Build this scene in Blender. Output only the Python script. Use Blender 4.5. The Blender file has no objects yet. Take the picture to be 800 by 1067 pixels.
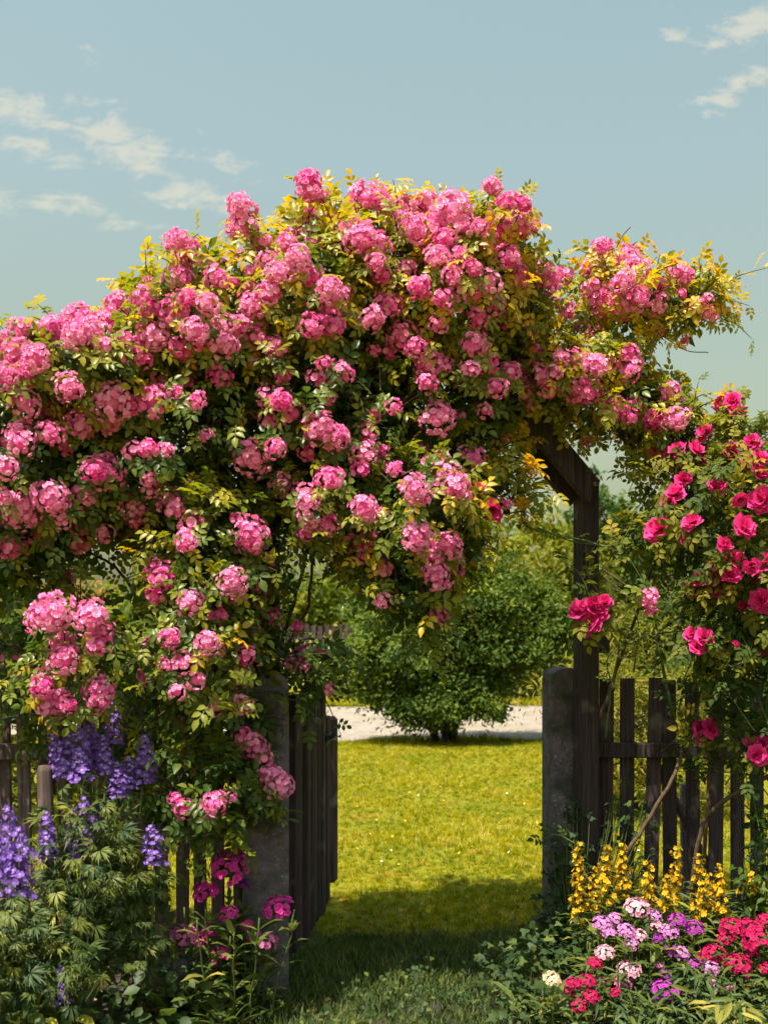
import bpy, math, numpy as np
from mathutils import Vector, Matrix

RNG = np.random.default_rng(7)
PI = math.pi
S = bpy.context.scene
C = S.collection
F, CX, HY, CAMH = 1150.0, 400.0, 640.0, 1.45


def P(px, py, D):
    """a point at depth D seen in direction (px, py) of the 800 x 1067 photograph"""
    return np.array([(px - CX) / F * D, D, CAMH - (py - HY) / F * D])


def nrm(a):
    return a / np.maximum(np.linalg.norm(a, axis=-1, keepdims=True), 1e-9)


# ------------------------------------------------------------------ mesh building
class T:
    """template: verts, polys, k (0..1 per vertex), m (material index per poly)"""
    def __init__(self, v, p, k=None, m=None):
        self.v = np.array(v, float).reshape(-1, 3)
        self.p = [tuple(q) for q in p]
        self.k = np.zeros(len(self.v)) if k is None else np.array(k, float)
        self.m = [0] * len(self.p) if m is None else list(m)
        self.lc = np.array([len(q) for q in self.p], int)
        self.lv = np.concatenate([np.array(q, int) for q in self.p]) if self.p else np.zeros(0, int)


class MB:
    def __init__(self):
        self.v, self.k, self.t, self.lv, self.lc, self.m = [], [], [], [], [], []
        self.n = 0

    def raw(self, v, lv, lc, k, t, m):
        self.v.append(v); self.lv.append(lv + self.n); self.lc.append(lc)
        self.k.append(k); self.t.append(t); self.m.append(m)
        self.n += len(v)

    def inst(self, tp, M, t, s, tint):
        """N copies of a template"""
        t = np.asarray(t, float).reshape(-1, 3); N = len(t)
        if N == 0: return self
        s = np.broadcast_to(np.asarray(s, float).reshape(-1, 1) if np.ndim(s) < 2 else s, (N, 1 if np.ndim(s) < 2 else 3))
        v = tp.v[None] * s[:, None, :]
        v = np.einsum('nij,nkj->nki', M, v) + t[:, None, :]
        nv = len(tp.v)
        off = (np.arange(N) * nv)[:, None]
        self.raw(v.reshape(-1, 3), (tp.lv[None] + off).ravel(), np.tile(tp.lc, N), np.tile(tp.k, N),
                 np.repeat(np.broadcast_to(np.asarray(tint, float), (N,)), nv), np.tile(np.array(tp.m, int), N))
        return self

    def one(self, tp, t=(0, 0, 0), s=1.0, R=None, tint=0.5):
        return self.inst(tp, np.eye(3)[None] if R is None else np.asarray(R)[None], [t], np.array([s]) if np.ndim(s) == 0 else np.array([s]), tint)

    def tube(self, pts, rad, sides=6, tint=0.5, mat=0, cap=True):
        pts = np.asarray(pts, float); n = len(pts)
        rad = np.broadcast_to(np.asarray(rad, float), (n,))
        d = nrm(np.gradient(pts, axis=0))
        up = np.array([0.31, 0.17, 0.93]) if abs(d[0] @ np.array([0.31, 0.17, 0.93])) < .9 else np.array([1., 0, 0])
        x = nrm(np.cross(d, up)); y = np.cross(d, x)
        a = np.arange(sides) / sides * 2 * PI
        v = pts[:, None] + rad[:, None, None] * (np.cos(a)[None, :, None] * x[:, None] + np.sin(a)[None, :, None] * y[:, None])
        i = np.arange(n - 1)[:, None] * sides; j = np.arange(sides)[None]; j2 = (j + 1) % sides
        q = np.stack([i + j, i + j2, i + sides + j2, i + sides + j], -1).reshape(-1, 4)
        lv = q.ravel(); lc = np.full(len(q), 4)
        if cap:
            lv = np.concatenate([lv, np.arange(sides)[::-1], np.arange(sides) + (n - 1) * sides]); lc = np.concatenate([lc, [sides, sides]])
        self.raw(v.reshape(-1, 3), lv, lc, np.repeat(np.linspace(0, 1, n), sides), np.full(n * sides, tint), np.full(len(lc), mat))
        return self

    def build(self, name, mats, parent=None, origin=None, smooth=True):
        me = bpy.data.meshes.new(name)
        v = np.concatenate(self.v); lv = np.concatenate(self.lv).astype(np.int32); lc = np.concatenate(self.lc).astype(np.int32)
        if origin is not None: v = v - np.asarray(origin)
        me.vertices.add(len(v)); me.vertices.foreach_set('co', v.astype(np.float32).ravel())
        me.loops.add(len(lv)); me.loops.foreach_set('vertex_index', lv)
        me.polygons.add(len(lc))
        me.polygons.foreach_set('loop_start', (np.cumsum(lc) - lc).astype(np.int32))
        me.polygons.foreach_set('material_index', np.concatenate(self.m).astype(np.int32))
        me.polygons.foreach_set('use_smooth', np.full(len(lc), smooth))
        for an, arr in (('k', self.k), ('tint', self.t)):
            at = me.attributes.new(an, 'FLOAT', 'POINT')
            at.data.foreach_set('value', np.concatenate(arr).astype(np.float32))
        for m in (mats if isinstance(mats, (list, tuple)) else [mats]): me.materials.append(m)
        me.update(calc_edges=True); me.validate()
        return link(name, me, parent)


def link(name, data, parent=None):
    o = bpy.data.objects.new(name, data); C.objects.link(o)
    if parent is not None: o.parent = parent
    return o


def tag(o, label=None, cat=None, group=None, kind=None):
    for k_, v_ in (('label', label), ('category', cat), ('group', group), ('kind', kind)):
        if v_: o[k_] = v_
    return o


def thing(name, loc, label, cat, group=None):
    o = link(name, None); o.location = loc
    return tag(o, label, cat, group)


def frames(d, n):
    y = nrm(d); x = nrm(np.cross(y, n)); z = np.cross(x, y)
    return np.stack([x, y, z], -1)


def rnd_dir(N):
    return nrm(RNG.normal(size=(N, 3)))


def box(x0, x1, y0, y1, z0, z1, b=.004):
    """chamfered box template"""
    bm_v, ps = [], []
    X, Y, Z = (x0, x1), (y0, y1), (z0, z1)
    idx = {}
    for i in (0, 1):
        for j in (0, 1):
            for k in (0, 1):
                sx, sy, sz = (1 if i == 0 else -1), (1 if j == 0 else -1), (1 if k == 0 else -1)
                p = np.array([X[i], Y[j], Z[k]])
                for a in range(3):
                    q = p.copy()
                    o = np.array([sx, sy, sz]) * b; o[a] = 0
                    idx[i, j, k, a] = len(bm_v); bm_v.append(q + o)
    def f(*q): ps.append(q)
    for a in range(3):
        b1, b2 = (a + 1) % 3, (a + 2) % 3
        for s in (0, 1):
            r = []
            for (u, w) in ((0, 0), (1, 0), (1, 1), (0, 1)):
                c = [0, 0, 0]; c[a] = s; c[b1] = u; c[b2] = w
                r.append(idx[c[0], c[1], c[2], a])
            f(*(r if s else r[::-1]))
        for u in (0, 1):
            for w in (0, 1):
                c0 = [0, 0, 0]; c0[b1] = u; c0[b2] = w; c1 = list(c0); c1[a] = 1
                q = (idx[tuple(c0) + (b1,)], idx[tuple(c1) + (b1,)], idx[tuple(c1) + (b2,)], idx[tuple(c0) + (b2,)])
                f(*(q if (u == w) else q[::-1]))
    for (i, j, k) in [(i, j, k) for i in (0, 1) for j in (0, 1) for k in (0, 1)]:
        q = (idx[i, j, k, 0], idx[i, j, k, 1], idx[i, j, k, 2])
        f(*(q if (i + j + k) % 2 else q[::-1]))
    return T(bm_v, ps)


def prism(poly, y0, y1):
    """polygon in x,z extruded along y"""
    n = len(poly)
    v = [(x, y0, z) for x, z in poly] + [(x, y1, z) for x, z in poly]
    return T(v, [tuple(range(n)), tuple(range(2 * n - 1, n - 1, -1))] + [(i, i + n, (i + 1) % n + n, (i + 1) % n) for i in range(n)])


def rotz(a):
    return np.array([[math.cos(a), -math.sin(a), 0], [math.sin(a), math.cos(a), 0], [0, 0, 1.]])


# ------------------------------------------------------------------ materials
class N:
    def __init__(self, m):
        m.use_nodes = True; self.t = m.node_tree; self.t.nodes.clear()

    def n(self, kind, **kw):
        x = self.t.nodes.new(kind)
        for k_, v_ in kw.items():
            if k_.startswith('_'): setattr(x, k_[1:], v_)
            else:
                x.inputs[int(k_[1:]) if k_[0] == 'i' and k_[1:].isdigit() else k_].default_value = v_
        return x

    def l(self, a, b, ao=0, bi=0):
        self.t.links.new(a.outputs[ao], b.inputs[bi]); return b


def ramp(nd, stops):
    cr = nd.color_ramp
    while len(cr.elements) > 1: cr.elements.remove(cr.elements[-1])
    for i, (p, c) in enumerate(stops):
        e = cr.elements[0] if i == 0 else cr.elements.new(p)
        e.position = p; e.color = tuple(c) + (1,)
    return nd


def leaf_mat(name, stops, trans=.35, rough=.5, spec=.35, obj_var=0.0):
    m = bpy.data.materials.new(name); g = N(m)
    out = g.n('ShaderNodeOutputMaterial')
    a = g.n('ShaderNodeAttribute', _attribute_name='tint')
    r = ramp(g.n('ShaderNodeValToRGB'), stops)
    g.l(a, r, 2, 0)
    p = g.n('ShaderNodeBsdfPrincipled'); p.inputs['Roughness'].default_value = rough
    p.inputs['Specular IOR Level'].default_value = spec
    tr = g.n('ShaderNodeBsdfTranslucent')
    mx = g.n('ShaderNodeMixShader'); mx.inputs[0].default_value = trans
    hs = g.n('ShaderNodeHueSaturation'); hs.inputs['Saturation'].default_value = 1.1; hs.inputs['Value'].default_value = 1.5
    g.l(r, p, 0, 0); g.t.links.new(r.outputs[0], hs.inputs['Color']); g.l(hs, tr, 0, 0)
    g.l(p, mx, 0, 1); g.l(tr, mx, 0, 2); g.l(mx, out, 0, 0)
    return m


def petal_mat(name, inner, outer, deep, trans=.3, eye=None, kpos=(.12, .45)):
    """inner -> outer colour along the petal (attribute k); florets and heads differ a little"""
    m = bpy.data.materials.new(name); g = N(m)
    out = g.n('ShaderNodeOutputMaterial')
    ak = g.n('ShaderNodeAttribute', _attribute_name='k')
    at = g.n('ShaderNodeAttribute', _attribute_name='tint')
    oi = g.n('ShaderNodeObjectInfo')
    st = [(0, eye or inner), (kpos[0], inner), (kpos[1], outer), (1, outer)]
    r = ramp(g.n('ShaderNodeValToRGB'), st); g.l(ak, r, 2, 0)
    mx = g.n('ShaderNodeMixRGB'); mx.inputs[2].default_value = tuple(deep) + (1,)
    ad = g.n('ShaderNodeMath', _operation='MULTIPLY_ADD'); ad.inputs[1].default_value = .55
    g.l(oi, ad, 'Random', 0); g.l(at, ad, 2, 2)
    sb = g.n('ShaderNodeMath', _operation='MULTIPLY_ADD'); sb.inputs[1].default_value = .72; sb.inputs[2].default_value = -.22; sb.use_clamp = True
    g.l(ad, sb, 0, 0)
    g.l(sb, mx, 0, 0); g.l(r, mx, 0, 1)
    p = g.n('ShaderNodeBsdfPrincipled'); p.inputs['Roughness'].default_value = .65; p.inputs['Specular IOR Level'].default_value = .2
    tr = g.n('ShaderNodeBsdfTranslucent'); sh = g.n('ShaderNodeMixShader'); sh.inputs[0].default_value = trans
    g.l(mx, p, 0, 0); g.l(mx, tr, 0, 0); g.l(p, sh, 0, 1); g.l(tr, sh, 0, 2); g.l(sh, out, 0, 0)
    return m


def rough_mat(name, c1, c2, scale=(8, 8, 8), noise=4.0, detail=8, bump=.3, rough=.9, speck=None, moss=None, c3=None):
    m = bpy.data.materials.new(name); g = N(m)
    out = g.n('ShaderNodeOutputMaterial'); p = g.n('ShaderNodeBsdfPrincipled'); p.inputs['Roughness'].default_value = rough
    p.inputs['Specular IOR Level'].default_value = .2
    tc = g.n('ShaderNodeTexCoord'); mp = g.n('ShaderNodeMapping'); mp.inputs['Scale'].default_value = scale
    g.l(tc, mp, 3, 0)
    nz = g.n('ShaderNodeTexNoise'); nz.inputs['Scale'].default_value = noise; nz.inputs['Detail'].default_value = detail
    nz.inputs['Roughness'].default_value = .65
    g.l(mp, nz)
    st = [(.32, c1), (.68, c2)] if c3 is None else [(.3, c1), (.5, c2), (.7, c3)]
    r = ramp(g.n('ShaderNodeValToRGB'), st); g.l(nz, r, 0, 0)
    last = r
    at = g.n('ShaderNodeAttribute', _attribute_name='tint')
    mv = g.n('ShaderNodeHueSaturation')
    ma = g.n('ShaderNodeMath', _operation='MULTIPLY_ADD'); ma.inputs[1].default_value = .8; ma.inputs[2].default_value = .6
    g.l(at, ma, 2, 0); g.t.links.new(ma.outputs[0], mv.inputs['Value']); g.t.links.new(last.outputs[0], mv.inputs['Color']); last = mv
    for spec in (speck, moss):
        if not spec: continue
        col, sc, lo, hi = spec
        n2 = g.n('ShaderNodeTexNoise'); n2.inputs['Scale'].default_value = sc; n2.inputs['Detail'].default_value = 3
        g.t.links.new(tc.outputs[3], n2.inputs[0])
        mr = g.n('ShaderNodeMapRange'); mr.inputs[1].default_value = lo; mr.inputs[2].default_value = hi
        g.l(n2, mr, 0, 0)
        mx = g.n('ShaderNodeMixRGB'); mx.inputs[2].default_value = tuple(col) + (1,)
        g.l(mr, mx, 0, 0); g.l(last, mx, 0, 1); last = mx
    g.l(last, p, 0, 0)
    b = g.n('ShaderNodeBump'); b.inputs['Strength'].default_value = bump; b.inputs['Distance'].default_value = .01
    g.t.links.new(nz.outputs[0], b.inputs['Height']); g.t.links.new(b.outputs[0], p.inputs['Normal'])
    g.l(p, out, 0, 0)
    return m


M_ROSELEAF = leaf_mat('rose_leaf', [(0, (.022, .052, .012)), (.3, (.068, .112, .018)), (.5, (.16, .195, .022)), (.7, (.31, .27, .02)), (.85, (.50, .34, .02)), (1, (.62, .33, .022))], .42, .38, .4)  # gold stops put the look of sunlit leaves into the colour
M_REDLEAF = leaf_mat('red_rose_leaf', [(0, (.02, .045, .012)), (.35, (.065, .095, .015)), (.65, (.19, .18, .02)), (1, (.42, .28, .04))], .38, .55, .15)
M_TWIG = rough_mat('rose_cane', (.05, .03, .02), (.11, .075, .045), (20, 20, 20), 3, bump=.3)
M_GREENCANE = rough_mat('green_stem', (.05, .075, .02), (.1, .12, .035), (20, 20, 20), 3, bump=.1)
M_PINK = petal_mat('pink_petal', (.97, .82, .82), (.93, .355, .64), (.80, .07, .38), .26, (.80, .40, .20), (.24, .6))
M_RED = petal_mat('crimson_petal', (.66, .014, .16), (.80, .05, .29), (.54, .01, .14), .22)
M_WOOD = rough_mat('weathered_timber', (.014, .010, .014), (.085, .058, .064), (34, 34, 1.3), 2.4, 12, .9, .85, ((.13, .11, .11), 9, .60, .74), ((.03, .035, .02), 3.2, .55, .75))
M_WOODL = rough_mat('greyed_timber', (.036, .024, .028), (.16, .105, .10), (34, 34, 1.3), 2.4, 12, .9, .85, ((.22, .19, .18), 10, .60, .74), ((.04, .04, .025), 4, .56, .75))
M_CONC = rough_mat('cast_concrete', (.078, .063, .080), (.165, .132, .163), (6, 6, 6), 5, 12, .8, .9, ((.30, .27, .28), 95, .62, .70), ((.035, .042, .028), 5, .50, .66))
M_IRON = rough_mat('blue_black_iron', (.03, .04, .06), (.07, .08, .10), (30, 30, 30), 5, rough=.5)
M_STEEL = rough_mat('rusty_bolt', (.1, .07, .06), (.2, .16, .15), (30, 30, 30), 5)

# ------------------------------------------------------------------ templates
def leaflet_T(w=.29, fold=.10, droop=.16):
    v = [(0, 0, 0), (-w * .82, .28, fold), (0, .30, 0), (w * .82, .28, fold), (-w * .8, .62, fold * .8), (0, .64, -droop * .35), (w * .8, .62, fold * .8), (0, 1, -droop)]
    f = [(0, 2, 1), (0, 3, 2), (1, 2, 5, 4), (2, 3, 6, 5), (4, 5, 7), (5, 6, 7)]
    return T(v, f, [0, 1, .3, 1, 1, .6, 1, 1])


def compound_T(pairs=3, w=.29):
    lf = leaflet_T(w); mb = []
    V, Fc = [], []
    def put(pos, ang, s, pitch):
        d = np.array([math.sin(ang), math.cos(ang), pitch]); M = frames(d[None], np.array([[0, 0, 1.]]))[0]
        o = len(V)
        for q in lf.v: V.append(M @ (q * s) + pos)
        for p in lf.p: Fc.append(tuple(i + o for i in p))
    L = .55 + .62 * pairs
    for i in range(pairs):
        y = .55 + .62 * i; z = -.03 * y * y
        s = (.72, .92, .95)[min(i + (3 - pairs), 2)]
        for sg in (-1, 1):
            put(np.array([sg * .03, y, z]), sg * (1.12 - .12 * i), s, -.12)
    put(np.array([0, L - .15, -.03 * L * L]), 0, 1.05, -.25)
    o = len(V)   # thin rachis
    V += [np.array([-.025, 0, 0]), np.array([.025, 0, 0]), np.array([.015, L, -.03 * L * L]), np.array([-.015, L, -.03 * L * L])]
    Fc.append((o, o + 1, o + 2, o + 3))
    return T(V, Fc)


ROSE7, ROSE5 = compound_T(3), compound_T(2, .33)
LEAF = leaflet_T(.26, .08, .15)
ROUND = leaflet_T(.40, .08, .12)
LANCE = T([(0, 0, 0), (-.085, .3, .04), (0, .3, .01), (.085, .3, .04), (-.075, .65, .02), (0, .66, -.03), (.075, .65, .02), (0, 1, -.2)],
          [(0, 2, 1), (0, 3, 2), (1, 2, 5, 4), (2, 3, 6, 5), (4, 5, 7), (5, 6, 7)])
BLADE = T([(-.035, 0, 0), (.035, 0, 0), (.03, .0, .45), (-.03, .0, .45), (.0, .22, .95)], [(0, 1, 2, 3), (3, 2, 4)])


def palmate_T(lobes=5, spread=2.5, w=.085):
    V, Fc = [], []
    for i in range(lobes):
        a = (i / (lobes - 1) - .5) * spread; L = 1 - .35 * abs(i / (lobes - 1) - .5) * 2
        d = np.array([math.sin(a), math.cos(a), 0]); s = np.array([math.cos(a), -math.sin(a), 0])
        o = len(V)
        pts = [(.05, 0, 0), (.45, -w, .03), (.47, 0, 0), (.45, w, .03), (.62, -w * .55, -.02), (.80, -w * 1.7, -.06), (.66, w * .5, -.02), (.86, w * 1.5, -.07), (1.05, 0, -.3)]
        for (t, u, z) in pts: V.append(d * t * L + s * u + np.array([0, 0, z]))
        Fc += [(o, o + 2, o + 1), (o, o + 3, o + 2), (o + 1, o + 2, o + 4), (o + 2, o + 3, o + 6), (o + 2, o + 8, o + 4), (o + 2, o + 6, o + 8), (o + 1, o + 4, o + 5), (o + 3, o + 7, o + 6)]
    return T(V, Fc)


PALM = palmate_T()
IVY = T([(0, 0, 0), (-.42, .02, .03), (-.5, .35, .05), (-.22, .45, .02), (0, .4, 0), (0, 1, -.12), (.22, .45, .02), (.5, .35, .05), (.42, .02, .03)],
        [(0, 4, 3, 1), (1, 3, 2), (3, 4, 5), (0, 8, 6, 4), (8, 7, 6), (4, 6, 5)])


def flower_T(layers, centre=.13, seed=0):
    """layers: (count, length, halfwidth, lift, curl, phase) - petals on 2 x 3 grids; k runs from the centre to the rim"""
    r = np.random.default_rng(seed); V, Fc, K, Mi = [], [], [], []
    for (n, L, w, lift, curl, ph) in layers:
        for i in range(n):
            a = 2 * PI * (i + ph) / n + r.normal(0, .14); l = L * r.uniform(.80, 1.12); lf = lift + r.normal(0, .15)
            d = np.array([math.cos(a), math.sin(a), 0]); s = np.array([-math.sin(a), math.cos(a), 0])
            o = len(V)
            for (t, wt, kk) in ((.06, .25, .02), (.55, .95, .55), (1.0, .8, 1.0)):
                h = math.sin(lf) * t * l + curl * (t ** 2) * l
                for u in (-1, 0, 1):
                    tt = t * (1 - (.07 if (u and t == 1) else 0) + (-.05 if (u == 0 and t == 1) else 0))
                    V.append(d * math.cos(lf) * tt * l + s * u * w * wt + np.array([0, 0, h + (.10 * l * abs(u) * t if u else 0) + r.normal(0, .02)])); K.append(kk)
            for q in ((0, 1, 4, 3), (1, 2, 5, 4), (3, 4, 7, 6), (4, 5, 8, 7)):
                Fc.append(tuple(o + j for j in q))
    o = len(V)
    for i in range(6):
        a = i * PI / 3; V.append(np.array([math.cos(a) * centre, math.sin(a) * centre, .07])); K.append(.0)
    V.append(np.array([0, 0, .12])); K.append(0)
    for i in range(6): Fc.append((o + i, o + (i + 1) % 6, o + 6))
    return T(V, Fc, K)


FLORETS = [flower_T([(5, 1.0, .50, .42, -.05, 0), (4, .58, .30, .85, .1, .5)], .17, s) for s in range(3)]
FLATFL = flower_T([(5, 1.0, .50, .12, -.05, 0)], .12, 11)
STARFL = flower_T([(5, 1.0, .42, .3, -.1, 0)], .16, 12)
ROSE_BLOOM = [flower_T([(6, 1.0, .62, .35, -.15, 0), (6, .88, .55, .75, .0, .5), (6, .68, .45, 1.05, .1, .2), (5, .46, .34, 1.25, .2, .7), (4, .28, .24, 1.4, .2, .1)], .06, s) for s in range(21, 27)]


def sphere_T(r=1., nu=8, nv=5):
    V, Fc = [(0, 0, r)], []
    for j in range(1, nv):
        for i in range(nu):
            a, b = 2 * PI * i / nu, PI * j / nv
            V.append((r * math.sin(b) * math.cos(a), r * math.sin(b) * math.sin(a), r * math.cos(b)))
    V.append((0, 0, -r)); L = len(V) - 1
    for i in range(nu):
        Fc.append((0, 1 + i, 1 + (i + 1) % nu)); Fc.append((L, L - nu + (i + 1) % nu, L - nu + i))
        for j in range(nv - 2):
            a = 1 + j * nu
            Fc.append((a + i, a + nu + i, a + nu + (i + 1) % nu, a + (i + 1) % nu))
    return T(V, Fc)


SPH = sphere_T()


def head_points(n, cover, r, jit=.12, flat=1.0):
    """n points on the top part of a ball, with outward normals"""
    i = np.arange(n) + .5
    z = 1 - i / n * cover; a = i * 2.39996 + r.uniform(0, 6)
    s = np.sqrt(np.clip(1 - z * z, 0, 1))
    d = nrm(np.stack([s * np.cos(a), s * np.sin(a), z], -1) + r.normal(0, jit, (n, 3)))
    p = d * r.uniform(.80, 1.02, (n, 1)); p[:, 2] *= flat
    return p, d


def spin(d, r):
    u = nrm(np.cross(d, nrm(r.normal(size=d.shape))))
    return frames(u, d)


def cluster_arrays(n, rf, seed, cover=1.45, flat=.9):
    r = np.random.default_rng(seed)
    p, d = head_points(n, cover, r, .16, flat)
    lump = .80 + .30 * np.sin(d @ r.normal(0, 2.2, 3) + r.uniform(0, 6)) * .5 + .10 * r.normal(size=n)
    p = p * np.clip(lump + .2, .7, 1.22)[:, None]
    return p, spin(d, r), np.clip(r.normal(rf, rf * .13, n), rf * .6, rf * 1.4), r.uniform(0, 1, n) ** 1.2, r.integers(0, 3, n)


CL = {}
for cls, (n, rf) in {'L': (58, .235), 'M': (32, .31), 'S': (13, .45)}.items():
    CL[cls] = [cluster_arrays(n, rf, 100 + i + len(cls) * 10 + ord(cls)) for i in range(4)]


def add_cluster(mb, arr, M, t, s, tmat=0, shift=0.0):
    p, R, rf, tn, fi = arr
    tn = np.clip(tn + shift, 0, 1.6)
    for i in range(3):
        k = fi == i
        mb.inst(FLORETS[i], np.einsum('ij,njk->nik', M, R[k]), (p[k] @ M.T) * s + t, rf[k] * s, tn[k])
    mb.inst(T(SPH.v, SPH.p, np.full(len(SPH.v), .9)), M[None], [t], s * .62, .95)


CLMESH = {}
def cluster_mesh(cls, i):
    if (cls, i) not in CLMESH:
        mb = MB(); add_cluster(mb, CL[cls][i], np.eye(3), np.zeros(3), 1.0)
        o = mb.build('flower_cluster', [M_PINK, M_ROSELEAF]); CLMESH[cls, i] = o.data
        bpy.data.objects.remove(o)
    return CLMESH[cls, i]


# ------------------------------------------------------------------ ellipsoid masses
class Mass:
    def __init__(self, rows):
        """rows: px, py, rx px, ry px, D, depth radius, gold, density"""
        self.c = np.array([P(r[0], r[1], r[4]) for r in rows])
        self.r = np.array([[r[2] / F * r[4], r[5], r[3] / F * r[4]] for r in rows])
        self.gold = np.array([r[6] for r in rows]); self.den = np.array([r[7] for r in rows])

    def g(self, p):
        return np.sqrt((((p[:, None] - self.c[None]) / self.r[None]) ** 2).sum(-1))

    def hit(self, px, py):
        o = np.array([0, 0, CAMH]); d = P(px, py, 1.0) - o
        best = None
        oc = (o - self.c) / self.r; dd = d / self.r
        A = (dd ** 2).sum(-1); B = (oc * dd).sum(-1); Cc = (oc ** 2).sum(-1) - 1
        disc = B * B - A * Cc
        t = np.where(disc > 0, (-B - np.sqrt(np.maximum(disc, 0))) / A, 1e9)
        i = int(np.argmin(t))
        if t[i] > 1e8:
            tc = -B / A; miss = Cc - B * B / A; i = int(np.argmin(miss)); return float(tc[i]), i
        return float(t[i]), i

    def normal(self, p):
        g = self.g(p); i = np.argmin(g, 1)
        return nrm((p - self.c[i]) / self.r[i] ** 2), i

    def sample(self, n, lo, hi, reject=.75):
        a = self.r
        area = (a[:, 0] * a[:, 1] + a[:, 1] * a[:, 2] + a[:, 0] * a[:, 2]) * self.den
        i = RNG.choice(len(a), n * 3, p=area / area.sum())
        d = rnd_dir(n * 3)
        keep = (d[:, 1] < .1) | (RNG.uniform(size=n * 3) < .45)
        i, d = i[keep], d[keep]
        p = self.c[i] + d * self.r[i] * RNG.uniform(lo, hi, (len(i), 1))
        g = self.g(p); g[np.arange(len(i)), i] = 9
        k = g.min(1) > reject
        p, i, d = p[k][:n], i[k][:n], d[k][:n]
        return p, i, nrm(d / self.r[i])


def shoots(mass, n, fol, twig, leafT, lsize, upward=.45, length=(.12, .34), inner=900, zsunlit=0.0, spread=.55):
    p, ei, nn = mass.sample(n, .70, .98)
    ok = p[:, 2] > .12
    p, ei, nn = p[ok], ei[ok], nn[ok]
    L = RNG.uniform(*length, len(p))
    dr = nrm(nn * .8 + np.array([0, 0, upward]) * RNG.uniform(-.4, 1.2, (len(p), 1)) + RNG.normal(0, spread, (len(p), 3)))
    Pp, Dd, Nn, Tn, Sz = [], [], [], [], []
    for j in range(len(p)):
        m = int(RNG.integers(4, 8)); t = np.linspace(.1, 1, m)
        bend = np.array([0, 0, -.18]) * L[j]
        pts = p[j] + np.outer(t, dr[j]) * L[j] + np.outer(t * t, bend)
        twig.tube(np.vstack([p[j] - dr[j] * .1, pts[m // 2], pts[-1]]), [.0032, .0025, .0014], 3, RNG.uniform(.2, .9), cap=False)
        side = nrm(np.cross(dr[j], nrm(RNG.normal(size=3))))
        sg = np.where(np.arange(m) % 2, 1, -1)[:, None]
        dl = nrm(dr[j] * RNG.uniform(.25, .8, (m, 1)) + side * sg * .9 + RNG.normal(0, .35, (m, 3)) + np.array([0, 0, -.15]))
        nl = nrm(np.array([0, 0, .8]) + nn[j] * .7 + RNG.normal(0, .38, (m, 3)))
        g = mass.gold[ei[j]] + RNG.normal(0, .14) + (t - .5) * .18 + RNG.normal(0, .06, m) + zsunlit * max(0, p[j][2] - 2.3)  # sunlit yellow put into the leaf tint, by mass and rising with height
        Pp.append(pts); Dd.append(dl); Nn.append(nl); Tn.append(g); Sz.append(lsize * RNG.uniform(.7, 1.2, m) * (1 - .3 * t))
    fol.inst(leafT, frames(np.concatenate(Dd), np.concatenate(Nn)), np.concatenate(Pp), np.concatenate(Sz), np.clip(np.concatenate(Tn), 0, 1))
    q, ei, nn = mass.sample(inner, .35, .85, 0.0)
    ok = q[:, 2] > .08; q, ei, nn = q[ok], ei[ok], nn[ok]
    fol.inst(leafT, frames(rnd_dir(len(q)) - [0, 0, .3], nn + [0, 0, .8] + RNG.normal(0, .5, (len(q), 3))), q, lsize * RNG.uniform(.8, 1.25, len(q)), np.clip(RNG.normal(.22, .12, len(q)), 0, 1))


def bez(p0, p1, p2, p3, n=12, wob=.0):
    t = np.linspace(0, 1, n)[:, None]
    q = (1 - t) ** 3 * p0 + 3 * (1 - t) ** 2 * t * p1 + 3 * (1 - t) * t * t * p2 + t ** 3 * p3
    w = RNG.normal(0, 1, (n, 3)) * wob; w[0] = 0; w[-1] = 0
    return q + w


def path(pts, n=6):
    """smooth path through points (Catmull-Rom)"""
    p = np.array(pts, float); p = np.vstack([2 * p[0] - p[1], p, 2 * p[-1] - p[-2]])
    out = []
    for i in range(1, len(p) - 2):
        for t in np.linspace(0, 1, n, endpoint=False):
            out.append(.5 * ((2 * p[i]) + (-p[i - 1] + p[i + 1]) * t + (2 * p[i - 1] - 5 * p[i] + 4 * p[i + 1] - p[i + 2]) * t ** 2 + (-p[i - 1] + 3 * p[i] - 3 * p[i + 1] + p[i + 2]) * t ** 3))
    out.append(p[-2])
    return np.array(out)


# ================================================================== camera, light, sky
cam = bpy.data.cameras.new('camera'); co = bpy.data.objects.new('camera', cam); C.objects.link(co)
co.location = (0, 0, CAMH); co.rotation_euler = (PI / 2, 0, 0)
cam.sensor_fit = 'HORIZONTAL'; cam.sensor_width = 36; cam.lens = 36 * F / 800
cam.shift_y = (HY - 533.5) / 800
cam.clip_end = 2000
cam.dof.use_dof = True; cam.dof.focus_distance = 4.5; cam.dof.aperture_fstop = 5.0
S.camera = co

SUN_EL, SUN_AZ = math.radians(66), math.radians(215)     # azimuth clockwise from +Y
sd = Vector((math.sin(SUN_AZ) * math.cos(SUN_EL), math.cos(SUN_AZ) * math.cos(SUN_EL), math.sin(SUN_EL)))
sl = bpy.data.lights.new('sun', 'SUN'); sl.energy = 5.0; sl.angle = math.radians(.6); sl.color = (1, .90, .74)
so = bpy.data.objects.new('sun', sl); C.objects.link(so)
so.rotation_euler = sd.to_track_quat('Z', 'Y').to_euler(); so.location = (-4, -4, 12)

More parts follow.
